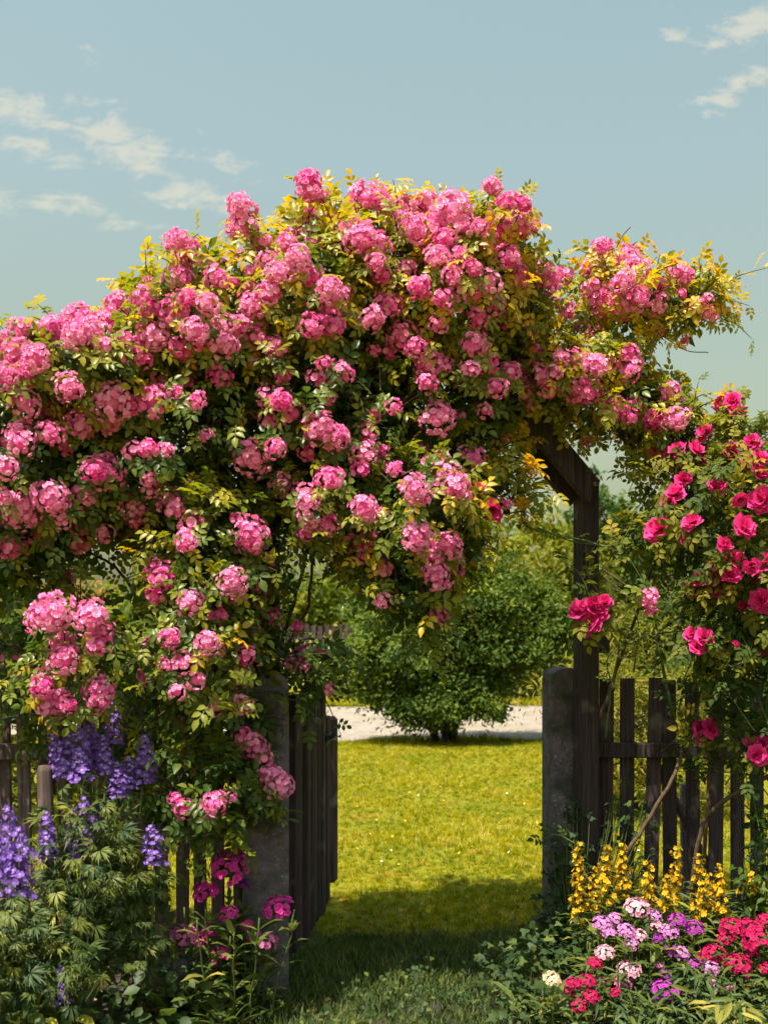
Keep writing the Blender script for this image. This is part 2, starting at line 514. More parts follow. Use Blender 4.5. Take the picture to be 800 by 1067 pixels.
W = bpy.data.worlds.new('World'); S.world = W
g = N(W)
wo = g.n('ShaderNodeOutputWorld'); bg = g.n('ShaderNodeBackground'); bg.inputs[1].default_value = .1015
sky = g.n('ShaderNodeTexSky'); sky.sky_type = 'NISHITA'; sky.sun_disc = False
sky.sun_elevation = SUN_EL; sky.sun_rotation = SUN_AZ; sky.air_density = 1.0; sky.dust_density = 3.0; sky.ozone_density = 1.0
tint = g.n('ShaderNodeMixRGB', _blend_type='MULTIPLY'); tint.inputs[0].default_value = 1; tint.inputs[2].default_value = (.95, 1.13, .985, 1)
sat = g.n('ShaderNodeHueSaturation'); sat.inputs['Saturation'].default_value = .62; sat.inputs['Value'].default_value = 1.0
g.t.links.new(sky.outputs[0], sat.inputs['Color']); g.l(sat, tint, 0, 1)
tc0 = g.n('ShaderNodeTexCoord'); sz0 = g.n('ShaderNodeSeparateXYZ'); g.l(tc0, sz0, 0, 0)
hz = g.n('ShaderNodeMapRange'); hz.inputs[1].default_value = .08; hz.inputs[2].default_value = .50; g.l(sz0, hz, 2, 0)
hc = ramp(g.n('ShaderNodeValToRGB'), [(0, (.74, .60, .41)), (.35, (.82, .72, .58)), (.7, (.95, .90, .84)), (1, (1.0, .99, .93))]); g.l(hz, hc, 0, 0)
warm = g.n('ShaderNodeMixRGB', _blend_type='MULTIPLY'); warm.inputs[0].default_value = 1
g.l(tint, warm, 0, 1); g.l(hc, warm, 0, 2); tint = warm
# clouds, by direction of view: u = x / y, w = z / y
tc = g.n('ShaderNodeTexCoord'); sx = g.n('ShaderNodeSeparateXYZ'); g.l(tc, sx, 0, 0)
my = g.n('ShaderNodeMath', _operation='MAXIMUM'); my.inputs[1].default_value = .08; g.l(sx, my, 1, 0)
du = g.n('ShaderNodeMath', _operation='DIVIDE'); g.l(sx, du, 0, 0); g.l(my, du, 0, 1)
dw = g.n('ShaderNodeMath', _operation='DIVIDE'); g.l(sx, dw, 2, 0); g.l(my, dw, 0, 1)
uv = g.n('ShaderNodeCombineXYZ'); g.l(du, uv, 0, 0); g.l(dw, uv, 0, 1)
nz = g.n('ShaderNodeTexNoise'); nz.inputs['Scale'].default_value = 38; nz.inputs['Detail'].default_value = 14; nz.inputs['Roughness'].default_value = .66; nz.inputs['Distortion'].default_value = .35
st = g.n('ShaderNodeMapping'); st.inputs['Scale'].default_value = (.62, 1.35, 1); st.inputs['Rotation'].default_value = (0, 0, .30)
g.l(uv, st); g.l(st, nz)
mask = None
for (px, py, rx, ry, rot, amp) in ((20, 112, 110, 36, .25, 1.06), (40, 158, 90, 26, .22, 1.06), (135, 148, 135, 52, .55, 1.08), (95, 218, 110, 26, .18, .95), (238, 172, 46, 30, .3, 1.0),
                                   (195, 205, 115, 38, .2, .92), (5, 212, 36, 30, .3, .9), (88, 60, 28, 18, .4, .8),
                                   (708, 37, 46, 19, .25, 1.0), (778, 28, 80, 36, -.2, 1.08), (772, 88, 88, 24, -.42, 1.08), (733, 119, 34, 13, -.3, .95), (70, 28, 18, 8, .2, .3)):
    mp = g.n('ShaderNodeMapping', _vector_type='TEXTURE')
    mp.inputs['Location'].default_value = ((px - CX) / F, (HY - py) / F, 0); mp.inputs['Rotation'].default_value = (0, 0, -rot)
    mp.inputs['Scale'].default_value = (rx / F, ry / F, 1)
    g.l(uv, mp)
    ln = g.n('ShaderNodeVectorMath', _operation='LENGTH'); g.l(mp, ln)
    mr = g.n('ShaderNodeMapRange', _interpolation_type='SMOOTHSTEP'); mr.inputs[1].default_value = 0; mr.inputs[2].default_value = 1.25
    mr.inputs[3].default_value = amp; mr.inputs[4].default_value = 0
    g.t.links.new(ln.outputs['Value'], mr.inputs[0])
    if mask is None: mask = mr
    else:
        mx = g.n('ShaderNodeMath', _operation='MAXIMUM'); g.l(mask, mx, 0, 0); g.l(mr, mx, 0, 1); mask = mx
ad = g.n('ShaderNodeMath', _operation='MULTIPLY_ADD'); ad.inputs[1].default_value = .62; ad.inputs[2].default_value = -.48
g.l(mask, ad, 0, 0)
sm = g.n('ShaderNodeMath', _operation='ADD'); nm = g.n('ShaderNodeMath', _operation='MULTIPLY_ADD'); nm.inputs[1].default_value = 2.1; nm.inputs[2].default_value = -.53
g.l(nz, nm, 0, 0); g.l(ad, sm, 0, 0); g.l(nm, sm, 0, 1)
cr = g.n('ShaderNodeMapRange', _interpolation_type='SMOOTHSTEP'); cr.inputs[1].default_value = .38; cr.inputs[2].default_value = .82; cr.inputs[4].default_value = .72
g.l(sm, cr, 0, 0)
fr = g.n('ShaderNodeMath', _operation='GREATER_THAN'); fr.inputs[1].default_value = .1; g.l(sx, fr, 1, 0)
cf = g.n('ShaderNodeMath', _operation='MULTIPLY'); g.l(cr, cf, 0, 0); g.l(fr, cf, 0, 1)
cm = g.n('ShaderNodeMixRGB'); cm.inputs[2].default_value = (3.7, 3.6, 3.0, 1)
g.l(cf, cm, 0, 0); g.l(tint, cm, 0, 1); g.l(cm, bg, 0, 0); g.l(bg, wo, 0, 0)

S.view_settings.view_transform = 'Standard'; S.view_settings.look = 'None'; S.view_settings.exposure = 1.04; S.view_settings.gamma = 1
S.view_settings.use_curve_mapping = False
S.render.engine = 'CYCLES'
cy = S.cycles
cy.use_denoising = True; cy.max_bounces = 6; cy.diffuse_bounces = 4; cy.glossy_bounces = 2; cy.transmission_bounces = 4; cy.sample_clamp_indirect = 8
cy.use_adaptive_sampling = True; cy.adaptive_threshold = .015

# ================================================================== ground
def sheet(name, xs, ys, zf, mat, kind='structure', label=None):
    X, Y = np.meshgrid(xs, ys); Z = zf(X, Y)
    v = np.stack([X, Y, Z], -1).reshape(-1, 3); nx, ny = len(xs), len(ys)
    i = np.arange(nx - 1)[None] + np.arange(ny - 1)[:, None] * nx
    q = np.stack([i, i + 1, i + nx + 1, i + nx], -1).reshape(-1, 4)
    mb = MB(); mb.raw(v, q.ravel(), np.full(len(q), 4), np.zeros(len(v)), np.full(len(v), .5), np.zeros(len(q), int))
    o = mb.build(name, mat); o['kind'] = kind
    return o


M_LAWN = rough_mat('lawn_turf', (.045, .075, .004), (.25, .22, .008), (1, 1, 1), 38, 12, .9, 1, ((.20, .12, .01), 4, .5, .75), ((.07, .10, .004), 1.4, .5, .8))
M_SOIL = rough_mat('garden_soil', (.018, .014, .013), (.07, .05, .042), (1, 1, 1), 14, 12, 1.0, .95)
M_ROAD = rough_mat('pale_gravel', (.175, .145, .128), (.335, .285, .255), (1, 1, 1), 9, 14, .6, .95, ((.16, .14, .12), 3.5, .56, .72), ((.22, .19, .12), .8, .52, .7))
M_FIELD = rough_mat('meadow_turf', (.09, .11, .006), (.26, .215, .012), (1, 1, 1), 1.5, 12, .5, .95)

def undul(X, Y): return .012 * np.sin(X * 1.7 + Y) + .01 * np.sin(Y * 2.3 - X * .6)
sheet('ground', np.linspace(-500, 500, 41), np.linspace(-200, 900, 45), lambda X, Y: X * 0 - .06, M_FIELD)
sheet('lawn', np.linspace(-14, 14, 90), np.linspace(4.9, 12.75, 40), undul, M_LAWN)
sheet('flower_bed', np.linspace(-5, 5, 80), np.linspace(1.5, 5.0, 50), lambda X, Y: undul(X, Y) - .012 + .02 * np.sin(X * 9) * np.sin(Y * 8), M_SOIL)
sheet('road', np.linspace(-30, 30, 60), np.linspace(12.75, 17.6, 14), lambda X, Y: X * 0 - .02 + .015 * np.sin(X * .7), M_ROAD)
sheet('verge', np.linspace(-40, 40, 60), np.linspace(17.6, 60, 30), lambda X, Y: .02 + .03 * np.sin(X * .8) + .02 * (Y - 17.6) * .2, M_FIELD)

# grass
M_GRASS = leaf_mat('grass_blade', [(0, (.04, .085, .004)), (.5, (.185, .195, .004)), (.8, (.36, .30, .008)), (1, (.55, .46, .12))], .4, .8, .02)
def tuft(n, seed, h=1.0, spread=.5):
    r = np.random.default_rng(seed); mb = MB()
    a = r.uniform(0, 2 * PI, n); l = r.uniform(.1, .8, n)
    d = np.stack([np.cos(a) , np.sin(a), 0 * a], -1)
    z = nrm(np.stack([np.cos(a) * l, np.sin(a) * l, np.ones(n)], -1))
    x = nrm(np.cross(d, z)); y = np.cross(z, x)
    Mx = np.stack([x, y, z], -1)
    mb.inst(BLADE, Mx, np.stack([r.normal(0, spread, n) * .5, r.normal(0, spread, n) * .5, 0 * a], -1), np.stack([np.full(n, 1.), np.full(n, 1.), r.uniform(.5, 1.1, n)], -1), r.uniform(0, 1, n))
    lv = np.concatenate(mb.lv); lc = np.concatenate(mb.lc); o = np.cumsum(lc) - lc
    return T(np.concatenate(mb.v), [tuple(lv[a_:a_ + b_]) for a_, b_ in zip(o, lc)])
TUFTS = [tuft(9, i) for i in range(4)]

def scatter_grass(name, n, x0, x1, y0, y1, h, tmean, mat, power=1.0, cond=None):
    mb = MB()
    y = y0 + (y1 - y0) * RNG.uniform(0, 1, n) ** power; x = x0 + (x1 - x0) * RNG.uniform(0, 1, n)
    if cond is not None: k = cond(x, y); x, y = x[k], y[k]
    n = len(x); a = RNG.uniform(0, 2 * PI, n)
    patch = np.sin(x * 3.1 + np.sin(y * 2.2)) * np.sin(y * 2.7 + np.sin(x * 1.9))
    tn = np.clip(RNG.normal(tmean, .25, n) + patch * .16, 0, 1)
    s = h * RNG.uniform(.55, 1.25, n) * (1 + .25 * patch)
    R = np.stack([rotz(b) for b in a]); ti = RNG.integers(0, 4, n)
    for i in range(4):
        k = ti == i
        mb.inst(TUFTS[i], R[k], np.stack([x[k], y[k], undul(x[k], y[k]) - .004], -1), s[k], tn[k])
    return mb.build(name, mat)
tag(scatter_grass('grass', 46000, -2.6, 2.9, 4.75, 12.7, .042, .55, M_GRASS, 1.35), 'short sunlit yellow green lawn grass beyond the gate', 'grass', kind='stuff')
M_SHGRASS = leaf_mat('shaded_grass_blade', [(0, (.03, .055, .02)), (.6, (.09, .12, .025)), (1, (.2, .2, .05))], .35, .5, .2)  # darker copy of the grass colour, with the gateway's shade put into it
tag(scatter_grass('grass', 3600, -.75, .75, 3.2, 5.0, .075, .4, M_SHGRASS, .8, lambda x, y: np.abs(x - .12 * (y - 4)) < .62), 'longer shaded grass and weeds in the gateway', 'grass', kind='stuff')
tag(scatter_grass('grass', 5000, -9, 9, 17.6, 21, .14, .6, M_GRASS, 1.3), 'rough grass on the far road verge', 'grass', kind='stuff')

tag(scatter_grass('grass', 2600, -6, 6, 12.3, 13.05, .085, .5, M_GRASS, 1.0, lambda x, y: y < 12.75 + .18 * np.sin(x * 2.3) + .1 * np.sin(x * 7.1)), 'ragged grass along the near edge of the gravel road', 'grass', kind='stuff')
tag(scatter_grass('grass', 2600, -8, 8, 17.0, 18.0, .12, .55, M_GRASS, 1.0, lambda x, y: y > 17.4 + .2 * np.sin(x * 1.7) + .12 * np.sin(x * 5.3)), 'ragged grass along the far edge of the gravel road', 'grass', kind='stuff')
# daisies and buttercups in the lawn
M_DAISY = petal_mat('daisy_petal', (.8, .55, .05), (.8, .78, .74), (.8, .7, .6), .2)
M_BUTTER = petal_mat('yellow_petal', (.75, .45, .02), (.8, .5, .02), (.7, .32, .01), .25)
mb = MB(); n = 24
x = RNG.uniform(-1.0, 2.6, n); y = RNG.uniform(5.2, 9.5, n)
mb.inst(FLATFL, spin(nrm(np.stack([RNG.normal(0, .4, n), RNG.normal(-.4, .4, n), np.ones(n)], -1)), RNG), np.stack([x, y, np.full(n, .055)], -1), RNG.uniform(.006, .010, n), RNG.uniform(0, 1, n))
tag(mb.build('daisies', M_DAISY), 'tiny white daisies dotted over the sunlit lawn', 'daisies', kind='stuff')
mb = MB(); n = 45
x = RNG.uniform(-1.0, 2.6, n); y = RNG.uniform(5.2, 9.5, n)
mb.inst(FLATFL, spin(nrm(np.stack([RNG.normal(0, .4, n), RNG.normal(-.4, .4, n), np.ones(n)], -1)), RNG), np.stack([x, y, np.full(n, .06)], -1), RNG.uniform(.006, .012, n), RNG.uniform(0, 1, n))
tag(mb.build('buttercups', M_BUTTER), 'tiny yellow buttercups dotted over the sunlit lawn', 'buttercups', kind='stuff')

# ================================================================== timber arbor, gate posts, fences, gate
SL = 4.30; SR = 4.83
XL = (279 - CX) / F * SL; XR = (611.5 - CX) / F * SR
ab = thing('rose_arbor', (XL, SL, 0), 'dark timber garden arbor whose bolted knee brace shows on the right', 'arbor')
e = np.array([XR - XL, SR - SL]); Lw = np.hypot(*e); ang = math.atan2(e[1], e[0])
ab.rotation_euler = (0, 0, ang)
ZP, ZT, K = 2.03, 2.50, .47
# two planks per frame, in local x (along the arbor), local y thickness
for (x0, dx) in ((0, 0), (Lw, 0)):
    for (ya, yb) in ((-.036, .016), (.022, .070)):
        w = .041 if ya < 0 else .036
        poly = [(x0 - w, 0), (x0 + w, 0), (x0 + w, ZP + .02), (x0 - w, ZP + .02)]
        if ya < 0:
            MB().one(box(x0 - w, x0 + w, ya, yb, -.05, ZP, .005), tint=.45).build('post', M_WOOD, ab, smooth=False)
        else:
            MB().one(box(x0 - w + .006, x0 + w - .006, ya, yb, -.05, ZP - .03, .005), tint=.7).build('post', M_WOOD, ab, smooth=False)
h = .052
for sg, x0 in ((1, 0), (-1, Lw)):
    a0 = np.array([x0 + sg * .022, ZP - .045]); d = np.array([sg * .7071, .7071]); nn = np.array([-sg * .7071, .7071])
    for (ya, yb) in ((-.076, -.04), (.074, .108)):
        q = [a0 - d * .0 + nn * h * 1.1, a0 - nn * h * .9 - d * .03, a0 + d * .72 - nn * h, a0 + d * .72 + nn * h]
        q = [tuple(t) for t in q]
        if sg < 0: q = q[::-1]
        br = MB().one(prism(q, ya, yb), tint=.5).build('knee_brace', M_WOOD, ab, smooth=False)
        if ya < 0: front = br
    for zb in (ZP - .02,):
        mbx = MB(); mbx.tube([(x0 + sg * .012, -.079, zb), (x0 + sg * .012, -.088, zb)], .012, 8); mbx.build('bolt', M_STEEL, front)
for (ya, yb) in ((-.036, .016), (.022, .07)):
    MB().one(box(K - .15, Lw - K + .15, ya, yb, ZT - .06, ZT + .06, .005), tint=.5).build('top_beam', M_WOOD, ab, smooth=False)
for i in range(5):
    xx = K - .1 + (Lw - 2 * K + .2) * i / 4
    MB().one(box(xx - .025, xx + .025, -.16, .2, ZT + .062, ZT + .10, .004), tint=.6).build('purlin', M_WOOD, ab, smooth=False)
MB().one(box(Lw + .05, Lw + .10, -.03, .03, 1.28, 1.39, .004), tint=.5).build('side_rail_stub', M_WOOD, ab, smooth=False)

def gate_post(loc, w, d, hgt, label):
    t = thing('concrete_gate_post', loc, label, 'gate post', 'concrete gate posts')
    poly = [(-w / 2, -.05), (w / 2, -.05)]
    for i in range(9):
        a = PI * i / 8; poly.append((w / 2 * math.cos(a), hgt - .055 + .055 * math.sin(a) ** .7))
    sh_ = MB().one(prism(poly, -d / 2, d / 2), tint=.5).build('shaft', M_CONC, t, smooth=False)
    m = MB()
    for zz in (hgt * .28, hgt * .75):
        m = MB(); m.tube([(w / 2 - .03, -d / 2 - .004, zz), (w / 2 - .03, -d / 2 + .01, zz)], .009, 8); m.build('hinge_pin', M_STEEL, sh_)
    return t
gp = gate_post((P(279.5, 640, SL - .14)[0], SL - .0, 0), .17, .17, 1.235, 'dark concrete gate post on the left, half hidden by hanging roses')
gp.location = (XL + .006, SL - .145, 0)
gp2 = gate_post((P(589, 640, SR + .13)[0], SR + .15, 0), .165, .16, 1.21, 'concrete gate post with rounded top on the right beside the arbor leg')
for g_ in (gp, gp2): g_.rotation_euler = (0, 0, ang * .35)

def fence(x0, x1, D, pitch, w, ztop, zr, label, mat, seed, lean=.012):
    r = np.random.default_rng(seed)
    t = thing('picket_fence', (x0, D, 0), label, 'fence', 'picket fences either side of the gate')
    n = int((x1 - x0) / pitch)
    for i in range(n):
        x = (i + .5) * pitch + r.normal(0, .004); zt = ztop + r.normal(0, .008); ww = w * r.uniform(.93, 1.07)
        bx = box(-ww / 2, ww / 2, 0, .02, .04, zt, .003)
        a = r.normal(0, lean); R = np.array([[math.cos(a), 0, math.sin(a)], [0, 1, 0], [-math.sin(a), 0, math.cos(a)]])
        MB().one(bx, (x, .03 + r.uniform(0, .004), 0), 1.0, R, r.uniform(.15, .95)).build('picket', mat, t, smooth=False)
    for z in zr:
        MB().one(box(0, x1 - x0, -.015, .027, z - .033, z + .033, .005), tint=.5).build('rail', mat, t, smooth=False)
    return t
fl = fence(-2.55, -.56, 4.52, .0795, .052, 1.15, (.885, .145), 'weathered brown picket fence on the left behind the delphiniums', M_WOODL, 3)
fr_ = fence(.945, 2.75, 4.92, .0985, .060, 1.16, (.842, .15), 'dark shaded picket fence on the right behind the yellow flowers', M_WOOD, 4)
m = MB(); dd = np.array([(1.20, .06, .83), (1.56, .06, .12)]) - np.array([.945, 0, 0])
m.tube(dd, .02, 4); m.build('diagonal_brace', M_WOOD, fr_, smooth=False)

# open gate leaf swung back from the left post
G0 = np.array([-.352, 4.36]); G1 = np.array([(341 - CX) / F * 5.22, 5.22])
gt = thing('garden_gate', (G0[0], G0[1], 0), 'dark wooden picket gate standing open beside the left post', 'gate')
gv = G1 - G0; gl = np.hypot(*gv); gt.rotation_euler = (0, 0, math.atan2(gv[1], gv[0]))
npk = 9; ZG = (1.13, 1.10, 1.13, 1.08, 1.11, 1.06, 1.12, .985, .97)
for i in range(npk):
    x = .03 + (gl - .06) * i / (npk - 1); zt = ZG[i]; zb = .10 + RNG.uniform(-.03, .03); yo = RNG.uniform(-.012, .012)
    MB().one(box(x - .043, x + .043, yo - .012, yo + .022, zb, zt, .004), tint=RNG.uniform(.15, 1.3)).build('picket', M_WOOD, gt, smooth=False)
for z in (.88, .30):
    MB().one(box(0, gl + .16, .036, .085, z - .045, z + .045, .010), tint=.7).build('rail', M_WOODL, gt, smooth=False)
m = MB(); m.one(box(gl - .22, gl - .06, -.034, -.020, .86, .90, .003)); lt = m.build('latch', M_IRON, gt); m = MB(); m.tube([(gl - .14, -.034, .88), (gl - .14, -.055, .885), (gl - .14, -.06, .93)], .010, 8); m.build('handle', M_IRON, lt)
m = MB(); m.tube([(.06, .06, .36), (gl - .06, .06, .82)], .028, 4); m.build('diagonal_brace', M_WOOD, gt, smooth=False)
MB().one(box(gl + .10, gl + .155, -.03, .034, .15, .955, .016), tint=.75).build('end_post', M_WOODL, gt, smooth=False)

st_ = P(50, 798, 3.75); m = MB()
m.tube([(0, 0, -.2), (.004, 0, .5), (-.012, .0, st_[2] - .02), (-.012, 0, st_[2])], [.03, .028, .026, .020], 9)
o = m.build('wooden_stake', M_WOODL); o.location = (st_[0], st_[1], 0)
tag(o, 'short greyed round wooden stake standing among the blue delphiniums', 'stake')
o = MB().one(box(-.018, .018, -.018, .018, -.05, .62, .004), tint=.9).build('marker_post', M_CONC, smooth=False)
o.location = (P(713, 830, 5.4)[0], 5.4, 0)
tag(o, 'thin grey post standing on the lawn behind the right picket fence', 'post')

# ================================================================== pink rambling rose
CLUST = """251 217 16,251 236 16,184 252 14,195 261 12,195 276 16,210 280 13,227 291 13,187 291 15,216 317 12,152 310 12,122 316 11,158 325 11,182 325 17,161 351 18,
148 374 9,195 310 10,204 344 14,229 340 15,233 359 16,249 340 12,262 319 14,268 346 12,188 362 12,208 357 9,22 344 13,56 340 13,81 332 17,94 347 18,112 332 12,80 350 15,109 360 9,
129 355 9,19 370 17,37 374 15,26 392 14,4 392 14,7 355 10,73 404 14,26 421 15,116 419 20,137 422 12,159 417 18,19 452 13,52 452 14,84 445 18,206 417 9,229 392 12,293 419 11,184 409 8,
214 454 7,283 302 10,285 370 10,261 374 7,321 188 12,323 201 15,336 207 8,385 207 19,374 205 12,400 212 12,430 220 18,434 239 17,415 227 10,471 220 20,460 231 12,482 235 14,501 237 10,
464 248 12,445 212 12,477 267 14,456 267 14,512 196 11,529 212 12,544 214 10,544 235 11,529 242 10,529 269 12,539 287 12,377 248 18,394 257 13,366 254 11,392 272 10,398 286 10,306 242 14,
299 254 11,310 269 14,291 284 14,319 287 12,280 306 12,263 321 14,342 302 14,349 310 13,340 336 16,325 340 12,349 340 11,404 317 14,387 332 13,437 300 12,471 287 11,473 310 13,490 300 13,
509 295 13,492 280 10,497 331 10,516 319 10,458 338 10,494 359 13,490 385 10,509 379 11,531 387 10,518 404 10,505 428 7,529 336 9,419 351 17,406 366 9,445 381 14,445 400 10,434 362 10,
353 389 13,295 419 12,411 424 8,389 366 7,338 378 7,456 434 18,287 362 12,265 351 12,460 310 9,551 233 11,552 269 9,573 293 14,588 287 9,592 325 10,582 321 8,597 342 6,554 344 8,
626 259 11,616 282 12,654 269 14,663 280 12,650 293 13,663 310 14,646 314 12,626 312 12,684 317 11,627 325 9,706 284 11,716 287 8,710 306 5,736 312 6,738 327 8,687 344 6,712 355 6,616 300 9,
556 364 8,599 374 10,620 381 13,586 372 8,601 406 16,614 408 12,554 417 12,569 402 12,562 389 9,577 389 8,656 370 10,656 385 12,641 426 12,660 423 10,656 434 8,697 407 10,704 437 14,680 439 11,
532 389 9,693 466 14,680 462 9,609 460 7,620 456 6,676 621 8,675 629 9,338 449 18,330 446 14,351 456 14,261 477 18,287 467 10,379 475 13,376 490 8,344 499 14,295 505 15,295 527 8,323 539 13,321 524 11,319 512 8,
340 546 14,321 554 10,379 529 13,381 541 11,432 509 15,441 520 9,492 479 15,475 507 13,479 516 10,434 559 16,467 569 14,454 599 15,471 587 13,452 580 10,379 574 14,353 582 12,370 580 8,
261 559 18,398 627 8,456 644 10,282 608 12,263 640 12,526 458 4,22 462 12,7 488 12,109 492 18,97 490 12,154 499 8,157 512 8,88 516 14,51 518 18,62 524 10,22 531 18,36 539 10,4 518 9,
139 529 15,144 542 10,178 522 14,182 531 10,9 569 13,109 556 9,66 542 8,135 572 8,71 602 8,155 469 11,139 469 9,174 469 8,195 565 11,163 597 15,169 604 12,161 621 9,159 588 8,197 629 13,
242 606 14,178 664 11,216 670 12,191 691 12,172 693 7,248 702 13,56 640 22,41 644 14,96 644 18,105 659 14,103 672 12,67 686 16,45 717 12,44 705 8,47 735 12,62 732 14,72 735 9,104 720 15,102 730 12,
205 709 9,184 721 8,226 736 10,252 735 10,190 757 9,257 683 9,253 769 11,265 778 13,266 786 12,274 790 10,282 810 13,290 819 15,276 808 9,193 843 11,183 833 7,223 838 12,215 842 9,242 831 5,
342 718 6,318 696 5"""
CLUST = [tuple(map(float, c.split())) for c in CLUST.replace('\n', '').split(',')]

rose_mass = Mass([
    # px, py, rx, ry, D, rD, gold (sunlit yellow put into the leaf tint), density
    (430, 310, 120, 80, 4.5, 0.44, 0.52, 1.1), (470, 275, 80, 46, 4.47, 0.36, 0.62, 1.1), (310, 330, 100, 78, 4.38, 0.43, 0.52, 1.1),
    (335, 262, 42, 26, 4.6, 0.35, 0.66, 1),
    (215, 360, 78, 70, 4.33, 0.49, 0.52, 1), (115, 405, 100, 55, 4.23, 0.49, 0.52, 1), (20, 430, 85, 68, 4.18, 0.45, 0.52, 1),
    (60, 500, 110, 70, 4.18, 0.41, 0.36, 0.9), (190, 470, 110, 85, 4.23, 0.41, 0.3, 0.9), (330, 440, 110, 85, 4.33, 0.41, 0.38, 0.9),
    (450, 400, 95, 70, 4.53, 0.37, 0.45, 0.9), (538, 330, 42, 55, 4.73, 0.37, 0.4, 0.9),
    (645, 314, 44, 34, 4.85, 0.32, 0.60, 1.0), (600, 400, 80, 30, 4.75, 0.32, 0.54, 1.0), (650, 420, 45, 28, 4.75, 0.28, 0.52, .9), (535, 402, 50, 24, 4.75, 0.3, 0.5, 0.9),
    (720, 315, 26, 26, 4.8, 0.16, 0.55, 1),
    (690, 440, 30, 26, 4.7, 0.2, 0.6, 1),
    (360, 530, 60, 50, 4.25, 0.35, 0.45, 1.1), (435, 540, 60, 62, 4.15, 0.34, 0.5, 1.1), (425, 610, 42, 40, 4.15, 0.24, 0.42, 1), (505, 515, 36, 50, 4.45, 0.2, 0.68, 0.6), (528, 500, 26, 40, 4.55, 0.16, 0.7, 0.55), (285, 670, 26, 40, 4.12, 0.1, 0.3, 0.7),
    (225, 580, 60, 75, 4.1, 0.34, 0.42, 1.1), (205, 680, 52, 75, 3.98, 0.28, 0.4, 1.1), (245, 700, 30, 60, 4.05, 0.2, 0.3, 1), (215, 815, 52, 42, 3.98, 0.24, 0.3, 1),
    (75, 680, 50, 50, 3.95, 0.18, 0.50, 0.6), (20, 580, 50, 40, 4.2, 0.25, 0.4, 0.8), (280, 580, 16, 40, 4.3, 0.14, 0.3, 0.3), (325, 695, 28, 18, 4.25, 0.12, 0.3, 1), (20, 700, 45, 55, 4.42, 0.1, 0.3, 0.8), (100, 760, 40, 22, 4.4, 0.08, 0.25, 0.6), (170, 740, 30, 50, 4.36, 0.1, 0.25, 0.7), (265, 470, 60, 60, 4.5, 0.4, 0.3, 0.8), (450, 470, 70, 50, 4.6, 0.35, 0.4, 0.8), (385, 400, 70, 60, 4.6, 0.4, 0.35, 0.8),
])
base = P(262, 1000, 4.25); base[2] = 0
rose = thing('rambling_rose', tuple(base), 'huge pink rambling rose in full bloom smothering the arbor and left fence', 'rose')
fol, twg = MB(), MB()
shoots(rose_mass, 1750, fol, twg, ROSE5, .047, inner=3200, zsunlit=.24, upward=.3, length=(.07, .20))

# protruding sprays at the outline
def spray(mb, tw, pts, gold, lsize, leafT, step=.035, rad=(.004, .0012), ang=.9):
    q = path(pts, 5); tw.tube(q, np.linspace(rad[0], rad[1], len(q)), 5, .5)
    seg = np.linalg.norm(np.diff(q, axis=0), axis=1); cum = np.concatenate([[0], np.cumsum(seg)])
    s = np.arange(step, cum[-1], step); m_ = len(s)
    pos = np.stack([np.interp(s, cum, q[:, i]) for i in range(3)], -1); tg = nrm(np.gradient(pos, axis=0)) if m_ > 1 else nrm(q[-1:] - q[:1])
    sd_ = nrm(np.cross(tg, RNG.normal(size=(m_, 3)))) * np.where(np.arange(m_) % 2, 1, -1)[:, None]
    mb.inst(leafT, frames(tg * .6 + sd_ * ang + [0, 0, -.1], RNG.normal(0, .35, (m_, 3)) + [0, -.4, .8]), pos, lsize * RNG.uniform(.7, 1.15, m_), np.clip(gold + RNG.normal(0, .1, m_), 0, 1))
for pts, gd, ls in ((((690, 325), (725, 305), (750, 296), (765, 291)), .85, .032), (((690, 330), (735, 303), (770, 287), (802, 278)), .88, .027), (((700, 322), (740, 308), (768, 296)), .8, .027), (((660, 340), (700, 350), (738, 330), (748, 322)), .6, .034), (((690, 300), (715, 285), (745, 300)), .7, .03),
                    (((180, 300), (178, 275), (160, 265)), .7, .032), (((195, 290), (185, 262), (207, 243)), .7, .03), (((175, 320), (168, 298), (155, 283)), .72, .03),
                    (((330, 240), (335, 215), (338, 200)), .75, .036), (((395, 230), (400, 205), (405, 190)), .75, .036), (((380, 225), (388, 200), (383, 190)), .75, .034), (((515, 230), (535, 208), (552, 206)), .6, .032),
                    (((425, 620), (430, 650), (425, 668)), .3, .04), (((440, 610), (455, 640), (470, 660)), .3, .045), (((480, 540), (505, 560), (500, 585)), .6, .036),
                    (((640, 440), (650, 460), (670, 470)), .6, .03),
                    (((145, 370), (130, 330), (118, 320)), .6, .03), (((60, 350), (45, 335), (35, 330)), .6, .03), (((280, 240), (262, 225), (240, 235)), .6, .03),
                    (((700, 440), (700, 420), (690, 400)), .5, .026), (((500, 220), (512, 200), (520, 192)), .6, .03)):
    D0 = rose_mass.hit(*pts[0])[0] + .15
    spray(fol, twg, [P(a, b, D0 - .05 * i) for i, (a, b) in enumerate(pts)], gd, ls, ROSE7)
for pts in (((640, 262), (648, 246), (657, 236)), ((690, 350), (715, 365), (738, 367))):
    twg.tube(path([P(a, b, 4.7) for a, b in pts]), .0022, 4, .8)

